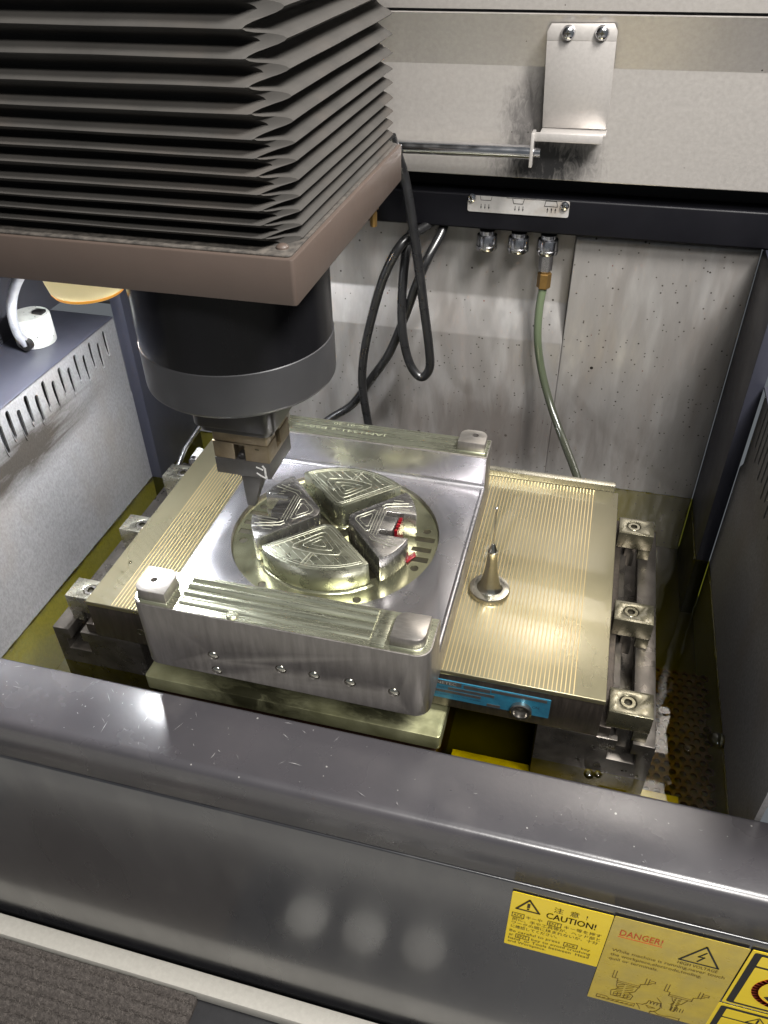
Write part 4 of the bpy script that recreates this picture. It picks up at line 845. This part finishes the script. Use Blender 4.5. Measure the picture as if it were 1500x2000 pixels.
# quick couplers
def coupler(x, label):
    t = thing('hose_coupler', (x, 0.4440, 0.225), label, 'coupler', 'quick couplers under the beam')
    c = (x, 0.4440, -0.0030)
    MB().lathe([(0.0088, 0.2400), (0.0088, 0.2355), (0.0080, 0.2350)], c, 32).build('neck', 'nickel', t)
    MB().lathe([(0.0113, 0.2350), (0.0117, 0.2340), (0.0117, 0.2240)], c, 36).build('sleeve', 'nickel', t)
    MB().lathe([(0.0117, 0.2240), (0.0123, 0.2234), (0.0123, 0.2196), (0.0116, 0.2184), (0.0070, 0.2180)], c, 36).build('knurled_ring', 'nickel', t)
    return t
coupler(0.3120, 'leftmost empty chrome coupler under the dark beam')
coupler(0.3480, 'middle empty chrome coupler under the dark beam')
c3 = coupler(0.3810, 'rightmost chrome coupler, with the brass fitting and green hose below it')
MB().lathe([(0.0078, 0.2182), (0.0078, 0.1990), (0.0070, 0.1980)], (0.3810, 0.4440, -0.0030), 6).build('hex_nipple', 'nickel', c3, smooth=False)
fit = MB(); fit.lathe([(0.0060, 0.1980), (0.0060, 0.1960)], (0.3812, 0.4438, -0.0030), 20); fit.lathe([(0.0076, 0.1960), (0.0080, 0.1952), (0.0080, 0.1790), (0.0074, 0.1782)], (0.3812, 0.4438, -0.0030), 6)
tag(fit.build('hose_nut', 'brass', smooth=False), 'hexagonal brass nut on top of the green hose', 'nut')
hs = thing('oil_hose', (0.40, 0.43, 0.0), 'green oil hose hanging from the brass nut down the back wall', 'hose')
HP = spline([(0.3812, 0.4438, 0.1770), (0.3797, 0.4410, 0.1500), (0.3818, 0.4370, 0.1145), (0.3905, 0.4360, 0.0745), (0.4077, 0.4200, 0.0353), (0.4297, 0.3900, 0.0047), (0.4532, 0.3350, -0.0109), (0.462, 0.318, -0.03)], 8)
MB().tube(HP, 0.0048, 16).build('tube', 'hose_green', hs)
# power cables
def cable(pts, r, label): 
    o = MB().tube(spline(pts, 8), r, 16).build('power_cable', 'cable_rubber'); return tag(o, label, 'cable', 'black cables behind the spindle')
cable([(0.2150, 0.385, 0.345), (0.2239, 0.40, 0.3072), (0.2313, 0.40, 0.2731), (0.2405, 0.40, 0.2172), (0.2491, 0.40, 0.1568), (0.2563, 0.40, 0.1048), (0.2570, 0.401, 0.0771), (0.2466, 0.402, 0.0630), (0.2321, 0.404, 0.0777), (0.2224, 0.406, 0.1146), (0.2200, 0.41, 0.1602), (0.2230, 0.42, 0.2157), (0.2260, 0.440, 0.2330), (0.228, 0.455, 0.2440)], 0.0055,
      'black cable hanging in a long narrow loop behind the brown plate')
cable([(0.262, 0.456, 0.244), (0.2590, 0.440, 0.2300), (0.2480, 0.420, 0.2070), (0.2356, 0.415, 0.1745), (0.2219, 0.415, 0.1344), (0.2021, 0.415, 0.0841), (0.1776, 0.415, 0.0447), (0.1517, 0.412, 0.0050), (0.1255, 0.405, -0.014), (0.09, 0.39, -0.04), (0.05, 0.37, -0.07)], 0.0055,
      'black cable running down and left, crossing behind the other cable')
cable([(0.252, 0.458, 0.244), (0.2440, 0.440, 0.2390), (0.2224, 0.408, 0.2290), (0.2030, 0.401, 0.1942), (0.1863, 0.400, 0.1418), (0.1735, 0.400, 0.0858), (0.1701, 0.400, 0.0417), (0.1766, 0.400, -0.0178), (0.185, 0.395, -0.06)], 0.0054,
      'black cable bowing left, then dropping straight behind the mold')
# small conduit at the back left of the chuck
cd = thing('conduit_fitting', (-0.027, 0.31, -0.04), 'small white corrugated conduit fitting at the back left of the chuck', 'fitting')
MB().lathe([(0.0052 if k % 2 else 0.0066, 0.0022 * k) for k in range(9)], (-0.0270, 0.2930, -0.0330), 20, (0, 1, 0.05)).build('conduit', 'white_plastic', cd)
MB().lathe([(0.0050, 0.0), (0.0062, 0.001), (0.0062, 0.006)], (-0.0270, 0.2865, -0.0335), 20, (0, 1, 0.05)).build('gland', 'nickel', cd)
tag(MB().tube([(-0.045, 0.2600, -0.046), (-0.0420, 0.300, -0.022), (-0.034, 0.335, -0.006)], 0.0032, 14).build('oil_pipe', 'nickel'), 'thin dark metal pipe beside the white conduit behind the left clamps', 'pipe')

# ================================================================== WORK LAMP ON THE LEFT LEDGE
lp = thing('work_lamp', (-0.1700, 0.2440, 0.1417), 'white magnetic base work lamp with gooseneck and cream shade, lit', 'lamp')
lb_ = MB().lathe([(0.0212, 0.1418), (0.0220, 0.1430), (0.0220, 0.1730), (0.0208, 0.1752), (0.0, 0.1756)], (-0.1700, 0.2440, 0), 48, cap=False).build('magnet_base', 'lamp_white', lp)
MB().box(-0.1650, -0.1530, 0.2430, 0.2530, 0.1755, 0.1790).build('switch', 'chuck_black', lb_, bevel=0.0008)
# curved yellow label wrapped on the base
vs = []; n = 10
for k in range(n + 1):
    a = math.radians(222 + 44 * k / n)
    for zz in (0.1490, 0.1660): vs.append((-0.17 + 0.0222 * math.cos(a), 0.244 + 0.0222 * math.sin(a), zz))
MB().add(vs, [(2 * k, 2 * k + 2, 2 * k + 3, 2 * k + 1) for k in range(n)]).build('base_label', 'label_yellow', lb_)
NP = spline([(-0.1640, 0.2195, 0.1500), (-0.1690, 0.2165, 0.1640), (-0.1685, 0.2165, 0.1860), (-0.1560, 0.2120, 0.2110), (-0.1250, 0.1950, 0.2420), (-0.085, 0.175, 0.2700), (-0.045, 0.158, 0.2870)], 26)
MB().tube(NP, 0.0054, 12, rf=lambda i: 1.0 if i % 2 else 0.82).build('gooseneck', 'flex_metal', lp)
MB().lathe([(0.0065, 0), (0.0065, 0.008)], (-0.1640, 0.2235, 0.1500), 16, (0.0, -1, 0.1)).build('neck_socket', 'chuck_black', lp)
LC = (-0.0130, 0.1480, 0.0140)
sh = MB().lathe([(0.0310, 0.2430), (0.0345, 0.2480), (0.0375, 0.2600), (0.0370, 0.2760), (0.0310, 0.2900), (0.0150, 0.2980), (0.0, 0.2990)], LC, 56, cap=False)
sh.build('shade', 'lamp_shade', lp)
MB().lathe([(0.0302, 0.2434), (0.0320, 0.2436), (0.0342, 0.2468), (0.0320, 0.2462), (0.0302, 0.2434)], LC, 56, cap=False).build('shade_rim', 'lamp_orange', lp)
MB().lathe([(0.0, 0.2460), (0.0290, 0.2465), (0.0310, 0.2520), (0.0, 0.2560)], LC, 40, cap=False).build('bulb', 'bulb', lp)
# pleated way cover behind the lamp
pl = MB(); P = []
for k in range(14): P += [(0.345 if k % 2 else 0.352, 0.1435 + k * 0.0068)]
P += [(0.37, 0.235), (0.37, 0.1435)]
tag(pl.prism(P[::-1], -0.222, -0.1210, 'x').build('way_cover', 'bellows_cloth', None, smooth=False), 'dark pleated cover behind the lamp at the left', 'cover')

# ================================================================== SMALL WET DETAILS
def bubble(x, y, r, label, z=OIL):
    o = MB().lathe([(r * math.sin(math.radians(a)) + 1e-6, z + r * 0.75 * math.cos(math.radians(a))) for a in range(90, -1, -10)], (x, y, 0), 24, cap=False).build('oil_bubble', 'oil_bead')
    tag(o, label, 'bubble', 'bubbles floating on the oil')
bubble(0.6165, 0.063, 0.0085, 'largest bubble on the oil against the right tank wall')
bubble(0.5890, 0.046, 0.0045, 'small bubble on open oil right of the slotted rail')
bubble(0.5000, -0.0045, 0.0050, 'round bubble in front of the right slotted rail')
bubble(0.5080, -0.0030, 0.0036, 'tiny bubble touching the round one in front of the right rail')
for k, (x, y, r, lb) in enumerate(((0.0150, 0.062, 0.0020, 'upper droplet'), (0.0145, 0.047, 0.0014, 'middle droplet'), (0.0130, 0.010, 0.0010, 'lowest tiny droplet'))):
    o = MB().lathe([(r * math.sin(math.radians(a)) + 1e-6, 0.00005 + r * 0.4 * math.cos(math.radians(a))) for a in range(90, -1, -15)], (x, y, 0), 16, cap=False).build('oil_drop', 'oil_bead')
    tag(o, lb + ' on the plain left edge of the chuck', 'droplet', 'droplets on the chuck')
